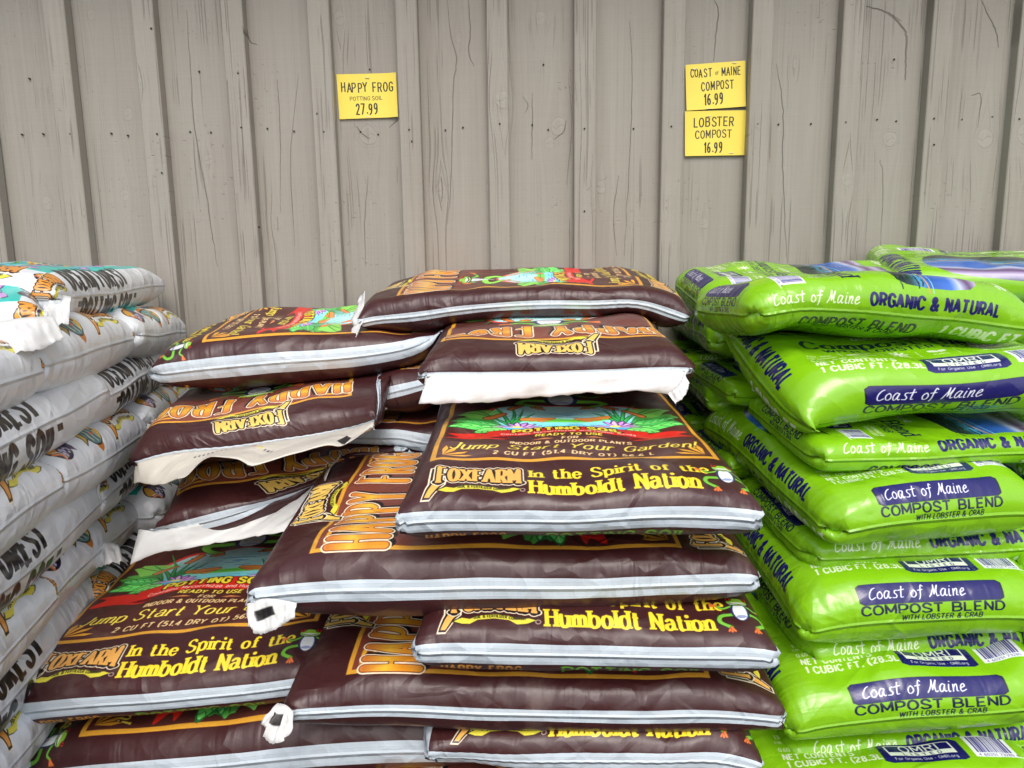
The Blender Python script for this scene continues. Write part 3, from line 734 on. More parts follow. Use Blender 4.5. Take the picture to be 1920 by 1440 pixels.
def film(name, colr, rough=.38, dirt=.7, img=None):
    m, t, b, out = nt(name)
    if img:
        uv = N(t, 'ShaderNodeUVMap', uv_map='UVMap').outputs[0]
        tex = N(t, 'ShaderNodeTexImage', image=img, interpolation='Cubic'); t.links.new(uv, tex.inputs[0]); colr = tex.outputs[0]
    g = N(t, 'ShaderNodeNewGeometry').outputs['Position']
    c = mixc(t, mth(t, 'MULTIPLY', maprange(t, noise(t, g, 9, 5, .7, .5), .50, .78), .28 * dirt), colr, (.36, .30, .23))
    sp = mth(t, 'MULTIPLY', maprange(t, noise(t, g, 170, 3, .7), .66, .74), maprange(t, noise(t, g, 9, 2), .48, .62))
    c = mixc(t, mth(t, 'MULTIPLY', sp, .7 * dirt), c, (.16, .09, .05))
    t.links.new(c, b.inputs['Base Color'])
    b.inputs['Roughness'].default_value = rough
    b.inputs['Subsurface Weight'].default_value = 0.0
    h = mth(t, 'ADD', mth(t, 'MULTIPLY', noise(t, g, 9, 2, .5, .8), .010), mth(t, 'MULTIPLY', noise(t, g, 70, 2, .5), .0006))
    bmp = N(t, 'ShaderNodeBump', i_Strength=1.0, i_Distance=1.0)
    t.links.new(h, bmp.inputs['Height']); t.links.new(bmp.outputs[0], b.inputs['Normal'])
    return m

# ------------------------------------------------------------------ filled bags: two sheets joined at their seams, inflated and settled
HG = {'x0': -2.0, 'y0': .4, 'c': .010, 'n': 420, 'm': 200}
HF = np.full((HG['n'], HG['m']), -9.0, np.float32)
def h_at(x, y):
    i = np.clip(((x - HG['x0']) / HG['c']).astype(int), 0, HG['n'] - 1)
    j = np.clip(((y - HG['y0']) / HG['c']).astype(int), 0, HG['m'] - 1)
    return HF[i, j]
def h_put(p):
    q = p.reshape(-1, 3)
    i = np.clip(((q[:, 0] - HG['x0']) / HG['c']).astype(int), 0, HG['n'] - 1)
    j = np.clip(((q[:, 1] - HG['y0']) / HG['c']).astype(int), 0, HG['m'] - 1)
    np.maximum.at(HF, (i, j), q[:, 2])

def lat(p, ax, r, st, comp):
    """length constraint between neighbours along axis ax (1 or 2), red/black"""
    for o in (0, 1):
        if ax == 1: a = p[:, o:-1:2]; b = p[:, o + 1::2]
        else: a = p[:, :, o:-1:2]; b = p[:, :, o + 1::2]
        if ax == 1: a = a[:, :b.shape[1]]
        else: a = a[:, :, :b.shape[2]]
        d = b - a
        L = np.sqrt((d * d).sum(-1, keepdims=True)) + 1e-9
        k = (L - r) / L * .5
        k = np.where(k > 0, k * st, k * comp)
        c = d * k
        a += c; b -= c

def diag(p, r, st):
    for (a, b) in ((p[:, :-1:2, :-1:2], p[:, 1::2, 1::2]), (p[:, 1:-1:2, 1:-1:2], p[:, 2::2, 2::2]),
                   (p[:, 1::2, :-1:2], p[:, :-1:2, 1::2]), (p[:, 2::2, 1:-1:2], p[:, 1:-1:2, 2::2])):
        n1 = min(a.shape[1], b.shape[1]); n2 = min(a.shape[2], b.shape[2])
        a = a[:, :n1, :n2]; b = b[:, :n1, :n2]
        d = b - a
        L = np.sqrt((d * d).sum(-1, keepdims=True)) + 1e-9
        k = (L - r) / L * .5
        c = d * np.where(k > 0, k * st, 0)
        a += c; b -= c

def weld(p):
    for s_ in ((slice(None), 0), (slice(None), -1)):
        pass
    for idx in ((0, slice(None)), (-1, slice(None)), (slice(None), 0), (slice(None), -1)):
        m = (p[0][idx] + p[1][idx]) * .5
        p[0][idx] = m; p[1][idx] = m

def settle(q, t, seed, hi=True, sag=0.0, slack=1.06, lump=.12, seam=0.0, lift=0.0, taper=None, press=.0014, floor=True, top=None):
    """q: corners nl,nr,fr,fl. returns grid [2,ns,nr,3]"""
    A, B, C, D = [np.array(v, np.float32) for v in q]
    if not isinstance(slack, tuple): slack = (slack, slack)       # (across, along) the bag
    if taper and taper[2]: slack = slack[::-1]
    ls = (np.linalg.norm(B - A) + np.linalg.norm(C - D)) / 2 * slack[0]
    lr = (np.linalg.norm(D - A) + np.linalg.norm(C - B)) / 2 * slack[1]
    nrm = np.cross(B - A, D - A); nrm /= np.linalg.norm(nrm)
    if nrm[2] < 0: nrm = -nrm
    rs = np.random.RandomState(seed)
    def guide(ns, nr):
        s = np.linspace(0, 1, ns)[:, None, None]; r = np.linspace(0, 1, nr)[None, :, None]
        G = (A * (1 - s) + B * s) * (1 - r) + (D * (1 - s) + C * s) * r
        G = G + nrm * lift + nrm * sag * (1 - (2 * s - 1) ** 2)
        return G.astype(np.float32), s[..., 0], r[..., 0]
    levels = [(.018, 90, 3), (.009, 26, 3)] if hi else [(.020, 70, 3)]
    p = None
    ox, oy = rs.rand(2) * 100
    for cell, steps, its in levels:
        cmp_ = .12 if cell > .012 else .5
        stiff = .08 if cell > .012 else .03
        ns = max(8, int(round(ls / cell))) + 1; nr = max(8, int(round(lr / cell))) + 1
        G, s, r = guide(ns, nr)
        ds, dr = ls / (ns - 1), lr / (nr - 1); dg = math.hypot(ds, dr)
        if p is None:
            bul = (np.minimum(1, 6 * np.minimum(s, 1 - s)) * np.minimum(1, 6 * np.minimum(r, 1 - r)))[..., None]
            p = np.stack([G + nrm * bul * t * .3, G - nrm * bul * t * .3]).astype(np.float32)
        else:
            # bilinear upsample
            o = p; a = np.linspace(0, o.shape[1] - 1, ns); b = np.linspace(0, o.shape[2] - 1, nr)
            ia = np.minimum(a.astype(int), o.shape[1] - 2); ib = np.minimum(b.astype(int), o.shape[2] - 2)
            fa = (a - ia)[None, :, None, None]; fb = (b - ib)[None, None, :, None]
            g = lambda u, v: o[:, u][:, :, v]
            p = (g(ia, ib) * (1 - fa) * (1 - fb) + g(ia + 1, ib) * fa * (1 - fb) + g(ia, ib + 1) * (1 - fa) * fb + g(ia + 1, ib + 1) * fa * fb).astype(np.float32)
            p += (rs.rand(*p.shape).astype(np.float32) - .5) * .0012
        old = p.copy()
        X, Y = s * ls / .11 + ox, r * lr / .11 + oy
        lum = np.stack([vnoise(X + 0 * Y, Y + 0 * X, seed % 97), vnoise(X + 31 + 0 * Y, Y + 7 + 0 * X, seed % 89)]) - .5
        lum += .55 * (np.stack([vnoise(X * 2.3 + 0 * Y, Y * 2.3 + 0 * X, seed % 83), vnoise(X * 2.3 + 17 + 0 * Y, Y * 2.3 + 0 * X, seed % 79)]) - .5)
        hh = (t / 2 * (1 + lump * 2 * lum)).astype(np.float32)
        # a settled bag thins out towards its ends
        thin = 1 - .08 * (1 - np.minimum(1, 6 * np.minimum(r, 1 - r))) - .06 * (1 - np.minimum(1, 6 * np.minimum(s, 1 - s)))
        hh = hh * thin
        if taper:     # the soil thins out to a wedge before the end seams
            de = np.minimum(r, 1 - r) * lr + 0 * s if taper[2] == 0 else np.minimum(s, 1 - s) * ls + 0 * r
            hh = hh * (taper[0] + (1 - taper[0]) * np.sqrt(np.clip(de / taper[1], 0, 1)))
        T = np.stack([A, B, C, D]) - nrm * seam
        for it in range(steps):
            v = (p - old) * .90; old = p.copy(); p = p + v
            e1 = p[:, 2:, 1:-1] - p[:, :-2, 1:-1]; e2 = p[:, 1:-1, 2:] - p[:, 1:-1, :-2]
            n = np.cross(e1, e2); n /= (np.linalg.norm(n, axis=-1, keepdims=True) + 1e-9)
            n[1] *= -1
            if np.dot(np.cross(B - A, D - A), nrm) < 0: n = -n
            p[:, 1:-1, 1:-1] += n * press * (cell / .018)
            for k in range(its):
                lat(p, 1, ds, .95, cmp_); lat(p, 2, dr, .95, cmp_); diag(p, dg, .5)
                weld(p)
                for cc, tt in (((0, 0), T[0]), ((-1, 0), T[1]), ((-1, -1), T[2]), ((0, -1), T[3])):
                    for l in (0, 1): p[l][cc] += (tt - p[l][cc]) * .8
            if it % 2 == 0:   # slight bending resistance
                lap = (p[:, 2:, 1:-1] + p[:, :-2, 1:-1] + p[:, 1:-1, 2:] + p[:, 1:-1, :-2]) * .25 - p[:, 1:-1, 1:-1]
                p[:, 1:-1, 1:-1] += lap * stiff
            d = ((p - G[None]) * nrm).sum(-1)
            over = np.maximum(d - hh, 0); p -= nrm * (over * .7)[..., None]
            under = np.maximum(-hh * 1.0 - d, 0); p += nrm * (under * .7)[..., None]
            if floor:
                H = h_at(p[..., 0], p[..., 1])
                pen = H + .0015 - p[..., 2]
                p[..., 2] += np.where((pen > 0) & (pen < .035), pen * .6, 0)
            weld(p)
    return p, ls, lr

KIND = {}
EDGE = {}
def bag(name, kind, q, t, seed, orient=0, label='', cat='bag', group=None, hi=True, sag=0.0, bw=.011, seam=0.0, lift=0.0, vr=(0, 1), floor=True, slack=1.12, taper=(.22, .13), press=.0014, put=True, lump=.12):
    """orient: which way the print lies. 0 bottom end towards the near edge, 1 top at left, 2 top near, 3 top at right"""
    p, ls, lr = settle(q, t, seed, hi=hi, sag=sag, seam=seam, lift=lift, taper=(taper[0], taper[1], orient % 2), press=press, floor=floor, slack=slack, lump=lump)
    _, ns, nr, _ = p.shape
    if put: h_put(p)
    W, L, mat = KIND[kind]
    s = np.repeat(np.linspace(0, 1, ns)[:, None], nr, 1); r = np.repeat(np.linspace(0, 1, nr)[None], ns, 0)
    if orient == 0: u, v = s, r
    elif orient == 2: u, v = 1 - s, 1 - r
    elif orient == 1: u, v = r, 1 - s
    else: u, v = 1 - r, s
    v = vr[0] + (vr[1] - vr[0]) * v
    A, B = (ls, lr) if orient in (0, 2) else (lr, ls)       # real width, length
    ids = np.arange(ns * nr).reshape(ns, nr)
    idb = np.full((ns, nr), -1); idb[0] = ids[0]; idb[-1] = ids[-1]; idb[:, 0] = ids[:, 0]; idb[:, -1] = ids[:, -1]
    m = idb < 0; idb[m] = ns * nr + np.arange(m.sum())
    V = np.vstack([p[0].reshape(-1, 3), p[1][m]])
    def quads(I, flip):
        a, b, c, d = I[:-1, :-1], I[1:, :-1], I[1:, 1:], I[:-1, 1:]
        return np.stack([a, b, c, d] if not flip else [a, d, c, b], -1).reshape(-1, 4)
    fl = np.dot(np.cross(np.array(q[1]) - q[0], np.array(q[3]) - q[0]), (0, 0, 1)) < 0
    F = np.vstack([quads(ids, fl), quads(idb, not fl)])
    uc = np.clip(u, .002, .998)
    U0 = np.stack([uc * .5, v], -1); U1 = np.stack([.5 + uc * .5, v], -1)
    def qu(U, flip):
        a, b, c, d = U[:-1, :-1], U[1:, :-1], U[1:, 1:], U[:-1, 1:]
        return np.stack([a, b, c, d] if not flip else [a, d, c, b], -2).reshape(-1, 2)
    UV = np.vstack([qu(U0, fl), qu(U1, not fl)])
    ex = np.minimum(u, 1 - u) * W; ey = np.minimum(v, 1 - v) * L
    two = lambda a, b: np.concatenate([a.ravel(), b[m]])
    fs = np.full(len(V), seed * 1.37)
    o = mesh_np(name, V, F, mat, None, uvs=UV, attrs={'ex': two(ex, ex), 'ey': two(ey, ey), 'fu': two(u * W, u * W), 'fv': two(v * L, v * L), 'fs': fs, 'bw': np.full(len(V), bw)})
    tag(o, label, cat, group)
    o['_p'] = 0; del o['_p']
    EDGE[o.name] = p
    return o

def quad(nl, nr, L, dz=0.0, skew=0.0):
    """near corners given as photo pixel + depth; the bag runs L away from the camera"""
    a, b = P(*nl), P(*nr)
    d = b - a; n = np.array([-d[1], d[0], 0.0]); n /= np.linalg.norm(n)
    e = d.copy(); e[2] = 0; e /= np.linalg.norm(e)
    w = n * math.cos(math.radians(skew)) + e * math.sin(math.radians(skew))
    f = w * L + np.array([0, 0, dz])
    return [a, b, b + f, a + f]

def sheet(name, up, lo, mat, parent, seed=1, n=46, m=9, ruffle=.004, ragged=.004, thick=.0012, curl=0.0):
    """loose plastic film hanging between two lines of (photo px, py, depth) points"""
    def resamp(pts):
        if isinstance(pts, np.ndarray):
            d = np.concatenate([[0], np.cumsum(np.linalg.norm(np.diff(pts, axis=0), axis=1))]); tt = np.linspace(0, d[-1], n)
            return np.stack([np.interp(tt, d, pts[:, k]) for k in range(3)], 1)
        a = np.array([P(*v) for v in pts]); c = catmull(a, 8)
        d = np.concatenate([[0], np.cumsum(np.linalg.norm(np.diff(c, axis=0), axis=1))])
        tt = np.linspace(0, d[-1], n)
        return np.stack([np.interp(tt, d, c[:, k]) for k in range(3)], 1)
    a, b = resamp(up), resamp(lo)
    s = np.linspace(0, 1, n)[:, None]; w = np.linspace(0, 1, m)[None]
    G = a[:, None] * (1 - w[..., None]) + b[:, None] * w[..., None]
    d1 = b - a
    tang = a[-1] - a[0]
    nn = np.cross(tang, d1.mean(0)); nn /= np.linalg.norm(nn) + 1e-9
    if nn[1] > 0: nn = -nn
    z = (vnoise(s * 9 + w * .6, w * 1.6 + seed, seed) - .5) * 2 * ruffle + (vnoise(s * 26 + w * 2, w * 4 + seed, seed + 1) - .5) * ruffle
    G = G + nn * (z * sstep(0, .35, w))[..., None] + nn * (curl * w ** 2)[..., None]
    rg = (vnoise(s * 40, s * 0 + seed, seed + 2) - .4) * ragged + (vnoise(s * 11, s * 0 + seed, seed + 3) - .4) * ragged
    G[:, -1] += (d1 / (np.linalg.norm(d1, axis=1, keepdims=True) + 1e-6)) * rg
    V = np.vstack([G.reshape(-1, 3), (G - nn * thick).reshape(-1, 3)])
    I = np.arange(n * m).reshape(n, m); J = I + n * m
    f = lambda I, fl: np.stack([I[:-1, :-1], I[1:, :-1], I[1:, 1:], I[:-1, 1:]] if not fl else [I[:-1, :-1], I[:-1, 1:], I[1:, 1:], I[1:, :-1]], -1).reshape(-1, 4)
    rim = lambda a, b: np.stack([a[:-1], a[1:], b[1:], b[:-1]], -1)
    F = np.vstack([f(I, False), f(J, True), rim(I[:, -1], J[:, -1]), rim(I[:, 0], J[:, 0])[:, ::-1], rim(I[0], J[0]), rim(I[-1], J[-1])[:, ::-1]])
    U = np.stack([np.repeat(s, m, 1).ravel(), np.repeat(w, n, 0).ravel()], 1)
    o = mesh_np(name, V, F, mat, parent, uvs=np.vstack([U, U]))
    return o
# ------------------------------------------------------------------ large structure: ground and the board-and-batten wall
WY = 1.96                                  # face of the boards
def wood_relief(x0, x1, z0, z1, k):
    """height/wear map of the weathered boards: fine checks running with the grain, bending round knots"""
    w, h = int((x1 - x0) * k), int((z1 - z0) * k)
    X = (x0 + (np.arange(w) + .5) / k)[None].astype(np.float32).repeat(h, 0)
    Z = (z0 + (np.arange(h) + .5) / k)[:, None].astype(np.float32).repeat(w, 1)
    g = np.zeros((h, w), np.float32)
    bx = [P(q, 0, WY)[0] for q in BAT]
    seg = np.zeros(w, int); xx = X[0]
    for b in bx: seg += (xx > b) ; 
    for b in bx: seg += (xx > b + .058)
    off = (seg * 7.13).astype(np.float32)[None]
    isb = (seg % 2 == 1)[None]              # batten columns
    wx = X.copy(); rings = np.zeros_like(g); disc = np.zeros_like(g)
    for (px, py, r) in KNOTS:
        c = P(px, py, WY); r *= 1.35e-3
        i0, i1 = int((c[0] - 7 * r - x0) * k), int((c[0] + 7 * r - x0) * k); j0, j1 = int((c[2] - 14 * r - z0) * k), int((c[2] + 14 * r - z0) * k)
        i0, j0 = max(i0, 0), max(j0, 0)
        sx = X[j0:j1, i0:i1] - c[0]; sz = Z[j0:j1, i0:i1] - c[2]
        if sx.size == 0: continue
        f = np.exp(-(sx / (2.2 * r)) ** 2 - (sz / (4.5 * r)) ** 2)
        wx[j0:j1, i0:i1] -= np.sign(sx) * f * r * 1.1
        rr = np.sqrt(sx ** 2 + (sz * .85) ** 2) / r
        ang = np.arctan2(sz, sx); wv = vnoise(ang * 1.3 + px, rr * 0 + py, 31); rr = rr * (1 + .25 * (wv - .5)); am = .25 + .75 * vnoise(ang * 1.1 + py, rr * 0, 32)
        a = (np.exp(-((rr - 1) / .08) ** 2) * .55 + np.exp(-((rr - 1.4) / .05) ** 2) * .25 + np.exp(-((rr - .5) / .07) ** 2) * .2) * am + .5 * np.exp(-((sz / r - .2 * np.sin(sx / r * 4)) / .07) ** 2) * (rr < .8)
        sub = rings[j0:j1, i0:i1]; np.maximum(sub, a, out=sub)
        sd = disc[j0:j1, i0:i1]; np.maximum(sd, (rr < 1).astype(np.float32), out=sd)
    q = wx + off
    n1 = vnoise(q * 330, Z * 5.0 + off, 11); n2 = vnoise(q * 520, Z * 9 + off, 12)
    pm = vnoise(q * 14, Z * 1.6 + off, 13)
    dense = np.where(isb, .22, -.06)
    chk = sstep(.76, .90, n1) * sstep(.46 - dense, .68 - dense, pm) + .6 * sstep(.83, .95, n2) * sstep(.48 - dense, .7 - dense, vnoise(q * 11 + 5, Z * 2.1, 14))
    gr = vnoise(q * 300, Z * 3 + off, 15) * .6 + vnoise(q * 120, Z * 2 + off, 16) * .4
    saw = vnoise(X * 8, Z * 420, 17)
    pit = sstep(.90, .96, vnoise(X * 160 + 3, Z * 160, 18)) * sstep(.6, .8, vnoise(X * 6, Z * 6, 19))
    C = Canvas(.01, .01, 100, (0, 0, 0)); C.W, C.H, C.k = w, h, 1.0
    C.a = np.zeros((h, w, 3), np.float32)
    for pts, wd in CRACKS:
        p3 = [P(a, b, WY) for a, b in pts]
        pp = catmull([((v[0] - x0) * k, (v[2] - z0) * k) for v in p3], 6)
        rs = np.random.RandomState(int(pts[0][0])); pp[1:-1] += rs.randn(len(pp) - 2, 2) * .7
        n = len(pp) - 1
        C.segs([(pp[i, 0], pp[i, 1], pp[i + 1, 0], pp[i + 1, 1], wd * k / 1000 * (.4 + .6 * math.sin(math.pi * (i + .5) / n)), 0, 0) for i in range(n)], (255, 255, 255))
    crk = C.a[..., 0]
    a = np.zeros((h, w, 4), np.float32); a[..., 3] = 1
    a[..., 0] = np.clip(chk * .50 + crk * .85 + rings * .45 + pit * .35, 0, 1)          # dark checks
    a[..., 1] = np.clip(.5 + (gr - .5) * .34 + (saw - .5) * .08 + disc * .16 + isb * .05, 0, 1)  # fibre tone
    a[..., 2] = np.clip(sstep(.62, .8, vnoise(q * 200, Z * 6, 21)) * sstep(-.02, -.25, Z - EYE.z - .02 + .0 * X) * isb * sstep(.45, .7, vnoise(q * 10, Z * 3, 22)), 0, 1)    # paint worn off low on the battens
    im = bpy.data.images.new('wood_relief', w, h, alpha=False, float_buffer=False)
    im.colorspace_settings.name = 'Non-Color'
    im.pixels.foreach_set(a.ravel()); im.update(); im.pack()
    return im

BAT = [-83, 83, 248, 415, 576, 741, 911, 1076, 1244, 1410, 1580, 1748, 1913, 2080]
KNOTS = [(88, 382, 11), (240, 216, 10), (233, 366, 9), (245, 468, 8), (827, 357, 11), (942, 193, 15), (1126, 352, 10), (913, 352, 7), (1577, 340, 11), (1846, 260, 17), (1668, 262, 13), (690, 255, 16),
         (1048, 238, 16), (1030, 268, 9), (274, 164, 9), (1906, 255, 17), (860, 72, 7), (1183, 66, 4), (1012, 34, 10), (636, 34, 11), (390, 300, 9), (520, 420, 8), (1490, 120, 7), (1320, 420, 9), (170, 28, 8)]
CRACKS = [([(350, 20), (358, 150), (368, 260), (388, 370), (398, 440), (408, 500)], .9), ([(463, 58), (466, 70), (470, 80), (482, 84)], 1.1),
          ([(838, 0), (846, 70), (856, 110), (850, 160), (848, 240), (845, 350), (838, 420)], .8), ([(878, 0), (882, 60), (878, 95), (888, 125)], .9), ([(1340, 0), (1347, 20), (1343, 60), (1338, 115)], 1.2),
          ([(1622, 12), (1645, 18), (1668, 28), (1690, 50), (1699, 70), (1698, 110), (1697, 150)], 2.4), ([(1655, 22), (1668, 26), (1690, 40)], 1.0), ([(1838, 0), (1852, 30), (1866, 60), (1871, 90)], 1.4),
          ([(1455, 120), (1464, 170), (1468, 230), (1467, 300), (1470, 390), (1475, 485)], 1.0), ([(998, 175), (998, 240), (997, 300)], .8), ([(1820, 180), (1838, 180), (1832, 240)], .8), ([(520, 150), (525, 230), (526, 400)], .6),
          ([(690, 330), (684, 420), (686, 500)], .6), ([(980, 180), (990, 200), (985, 212)], .7), ([(1650, 470), (1655, 340), (1650, 300)], .6), ([(560, 140), (545, 300), (552, 460)], .5),
          ([(730, 240), (745, 226), (752, 215)], .9), ([(668, 238), (682, 254), (694, 260)], 1.0), ([(1040, 262), (1056, 248), (1062, 226)], .9), ([(1180, 40), (1186, 150), (1180, 300), (1170, 480)], .6), ([(1160, 330), (1150, 400), (1156, 480)], .6)]

WX0, WX1, WZ0, WZ1 = -1.9, 1.9, .60, 1.98
relief = wood_relief(WX0, WX1, WZ0, WZ1, 950)

def painted_wood(name):
    m, t, b, out = nt(name)
    uv = N(t, 'ShaderNodeUVMap', uv_map='UVMap').outputs[0]
    tex = N(t, 'ShaderNodeTexImage', image=relief, extension='EXTEND'); t.links.new(uv, tex.inputs[0])
    sep = N(t, 'ShaderNodeSeparateColor'); t.links.new(tex.outputs[0], sep.inputs[0])
    g = N(t, 'ShaderNodeNewGeometry').outputs['Position']
    inf = N(t, 'ShaderNodeObjectInfo').outputs['Random']
    base = mixc(t, maprange(t, noise(t, vscale(t, g, (6, 6, 1.2)), 1.0, 4, .6), .3, .7), (.305, .278, .242), (.350, .326, .288))
    base = mixc(t, maprange(t, inf, 0, 1, 0, .35), base, (.30, .275, .245))
    base = mixc(t, 1.0, base, mixc(t, sep.outputs[1], (.80, .79, .77), (1.16, 1.17, 1.18)), 'MULTIPLY')
    base = mixc(t, mth(t, 'MULTIPLY', sep.outputs[2], .8), base, (.40, .30, .22))
    base = mixc(t, mth(t, 'MULTIPLY', sep.outputs[0], .70), base, (.075, .060, .048))
    t.links.new(base, b.inputs['Base Color'])
    b.inputs['Roughness'].default_value = .68
    b.inputs['Specular IOR Level'].default_value = .25
    h = mth(t, 'SUBTRACT', mth(t, 'MULTIPLY', sep.outputs[1], .0022), mth(t, 'MULTIPLY', sep.outputs[0], .0028))
    h = mth(t, 'MULTIPLY_ADD', noise(t, vscale(t, g, (60, 60, 260)), 1.0, 2), .0005, h)
    bmp = N(t, 'ShaderNodeBump', i_Strength=.9, i_Distance=1.0)
    t.links.new(h, bmp.inputs['Height']); t.links.new(bmp.outputs[0], b.inputs['Normal'])
    return m
WOOD = painted_wood('weathered_taupe_paint')
def wuv(v):
    return np.stack([(v[:, 0] - WX0) / (WX1 - WX0), (v[:, 2] - WZ0) / (WZ1 - WZ0)], 1)

m_, t_, b_, _o = nt('dark_iron'); b_.inputs['Base Color'].default_value = (.03, .022, .018, 1); b_.inputs['Roughness'].default_value = .8; IRON = m_
def asphalt():
    m, t, b, out = nt('asphalt')
    g = N(t, 'ShaderNodeNewGeometry').outputs['Position']
    c = mixc(t, maprange(t, noise(t, g, 90, 4, .7), .35, .7), (.035, .034, .033), (.085, .082, .078))
    t.links.new(c, b.inputs['Base Color']); b.inputs['Roughness'].default_value = .85
    bmp = N(t, 'ShaderNodeBump', i_Strength=.6, i_Distance=.01); t.links.new(noise(t, g, 140, 3), bmp.inputs['Height']); t.links.new(bmp.outputs[0], b.inputs['Normal'])
    return m
ASPH = asphalt()
gr_ = mesh_np('ground', [(-60, -60, 0), (60, -60, 0), (60, 60, 0), (-60, 60, 0)], [(0, 1, 2, 3)], ASPH, smooth=False)
tag(gr_, kind='structure')

wall = empty('wooden_wall', (0, WY, 0))
tag(wall, 'weathered taupe board and batten wooden wall behind all the stacked bags', 'wall')
rsw = np.random.RandomState(3)
bx = [P(q, 0, WY - .02)[0] for q in BAT]
TOPZ = 2.35
for i, x in enumerate(bx):
    nx = bx[i + 1] if i + 1 < len(bx) else x + .254
    j = rsw.randn() * .0012
    o = box('board', (x + .020, WY + j, .06), (nx + .038, WY + .020 + j, TOPZ), WOOD, uvf=wuv)
    keep_parent(o, wall)
    w = .0575 + rsw.randn() * .0012
    jj = rsw.rand() * .002
    o = box('batten', (x, WY - .031 - jj, .06), (x + w, WY - .0022, TOPZ), WOOD, bevel=.0022, uvf=wuv)
    keep_parent(o, wall)
# unseen overhang above the frame, added to darken the top of the wall
o = box('shade_overhang', (bx[0] - .1, WY - .42, TOPZ + .002), (bx[-1] + .35, WY + .05, TOPZ + .03), WOOD, uvf=wuv); keep_parent(o, wall)
# backing sheet behind the boards so no light leaks through the gaps
o = box('sheathing', (bx[0] - .1, WY + .024, .03), (bx[-1] + .35, WY + .05, TOPZ), WOOD, uvf=wuv); keep_parent(o, wall)
# nail heads: one row across, a few strays
nails = [(40, 252), (80, 251), (131, 251), (208, 250), (239, 254), (294, 251), (356, 247), (395, 248), (452, 239), (501, 241), (551, 246), (607, 247), (676, 247), (709, 252), (767, 243), (835, 244), (868, 239), (937, 232), (998, 234), (1028, 243), (1096, 241), (1188, 241),
         (1259, 237), (1421, 232), (1460, 233), (1521, 232), (1586, 229), (1645, 224), (1681, 227), (1752, 222), (1804, 224), (1861, 219), (1912, 223), (373, 134), (446, 137), (283, 53), (594, 213), (1752, 271), (1677, 111), (693, 130), (1019, 121), (303, 324), (485, 426), (772, 265), (1096, 396), (54, 147)]
nb = []
for (px, py) in nails:
    c = P(px, py, WY - .0005)
    onb = any(b - .002 < c[0] < b + .0595 for b in bx)
    y = WY - .0335 if onb else WY - .0035
    c = P(px, py, y)
    n = 8; V = [(c[0] + .0024 * math.cos(a * 2 * math.pi / n), y, c[2] + .0024 * math.sin(a * 2 * math.pi / n)) for a in range(n)] + [(c[0], y + .0018, c[2])]
    V += [(c[0] + .0024 * math.cos(a * 2 * math.pi / n), y + .005, c[2] + .0024 * math.sin(a * 2 * math.pi / n)) for a in range(n)]
    F = [(8, (a + 1) % n, a) for a in range(n)] + [q for a in range(n) for q in ((a, (a + 1) % n, 9 + a), ((a + 1) % n, 9 + (a + 1) % n, 9 + a))]
    o = mesh_np('nail', V, F, IRON, smooth=False)
    keep_parent(o, wall)

# ------------------------------------------------------------------ price cards
def card_mat(name, img):
    m, t, b, out = nt(name)
    uv = N(t, 'ShaderNodeUVMap', uv_map='UVMap').outputs[0]
    tex = N(t, 'ShaderNodeTexImage', image=img, interpolation='Cubic'); t.links.new(uv, tex.inputs[0])
    g = N(t, 'ShaderNodeNewGeometry').outputs['Position']
    c = mixc(t, mth(t, 'MULTIPLY', maprange(t, noise(t, g, 12, 4), .4, .8), .10), tex.outputs[0], (.5, .36, .08))
    t.links.new(c, b.inputs['Base Color']); b.inputs['Roughness'].default_value = .5
    return m
m_, t_, b_, _o = nt('staple_steel'); b_.inputs['Base Color'].default_value = (.75, .75, .74, 1); b_.inputs['Metallic'].default_value = .2; b_.inputs['Roughness'].default_value = .35; STEEL = m_
def card(corn, img_name, lines, label, staples, seed):
    img = make_card(img_name, lines)
    tl, tr, br, bl = [P(a, b, WY - .004) for a, b in corn]
    n, m = 14, 10
    s = np.linspace(0, 1, n)[:, None, None]; r = np.linspace(0, 1, m)[None, :, None]
    G = (bl * (1 - s) + br * s) * (1 - r) + (tl * (1 - s) + tr * s) * r
    s2, r2 = s[..., 0], r[..., 0]
    out = .0008 + .004 * np.abs(r2 - .5) ** 2 + .002 * (vnoise(s2 * 2 + seed, r2 * 2, seed) - .4) + .004 * sstep(.8, 1, s2) * (seed % 2)
    G[..., 1] = WY - .0045 - out
    V = np.vstack([G.reshape(-1, 3), (G + [0, .0005, 0]).reshape(-1, 3)])
    I = np.arange(n * m).reshape(n, m); J = I + n * m
    f = lambda I, fl: np.stack([I[:-1, :-1], I[1:, :-1], I[1:, 1:], I[:-1, 1:]] if not fl else [I[:-1, :-1], I[:-1, 1:], I[1:, 1:], I[1:, :-1]], -1).reshape(-1, 4)
    rim = lambda a, b: np.stack([a[:-1], a[1:], b[1:], b[:-1]], -1)
    F = np.vstack([f(I, False), f(J, True), rim(I[:, -1], J[:, -1]), rim(I[:, 0], J[:, 0])[:, ::-1], rim(I[0], J[0]), rim(I[-1], J[-1])[:, ::-1]])
    UV = np.stack([np.repeat(s2, m, 1).ravel(), np.repeat(r2, n, 0).ravel()], 1)
    o = mesh_np('price_card', V, F, card_mat(img_name, img), smooth=False, uvs=np.vstack([UV, UV]))
    tag(o, label, 'price card', 'handwritten price cards on the wall')
    for (px, py) in staples:
        c = P(px, py, WY - .011)
        k = box('staple', (c[0] - .0055, WY - .0085, c[2] - .0005), (c[0] + .0055, WY - .0035, c[2] + .0005), STEEL, parent=o)
    return o
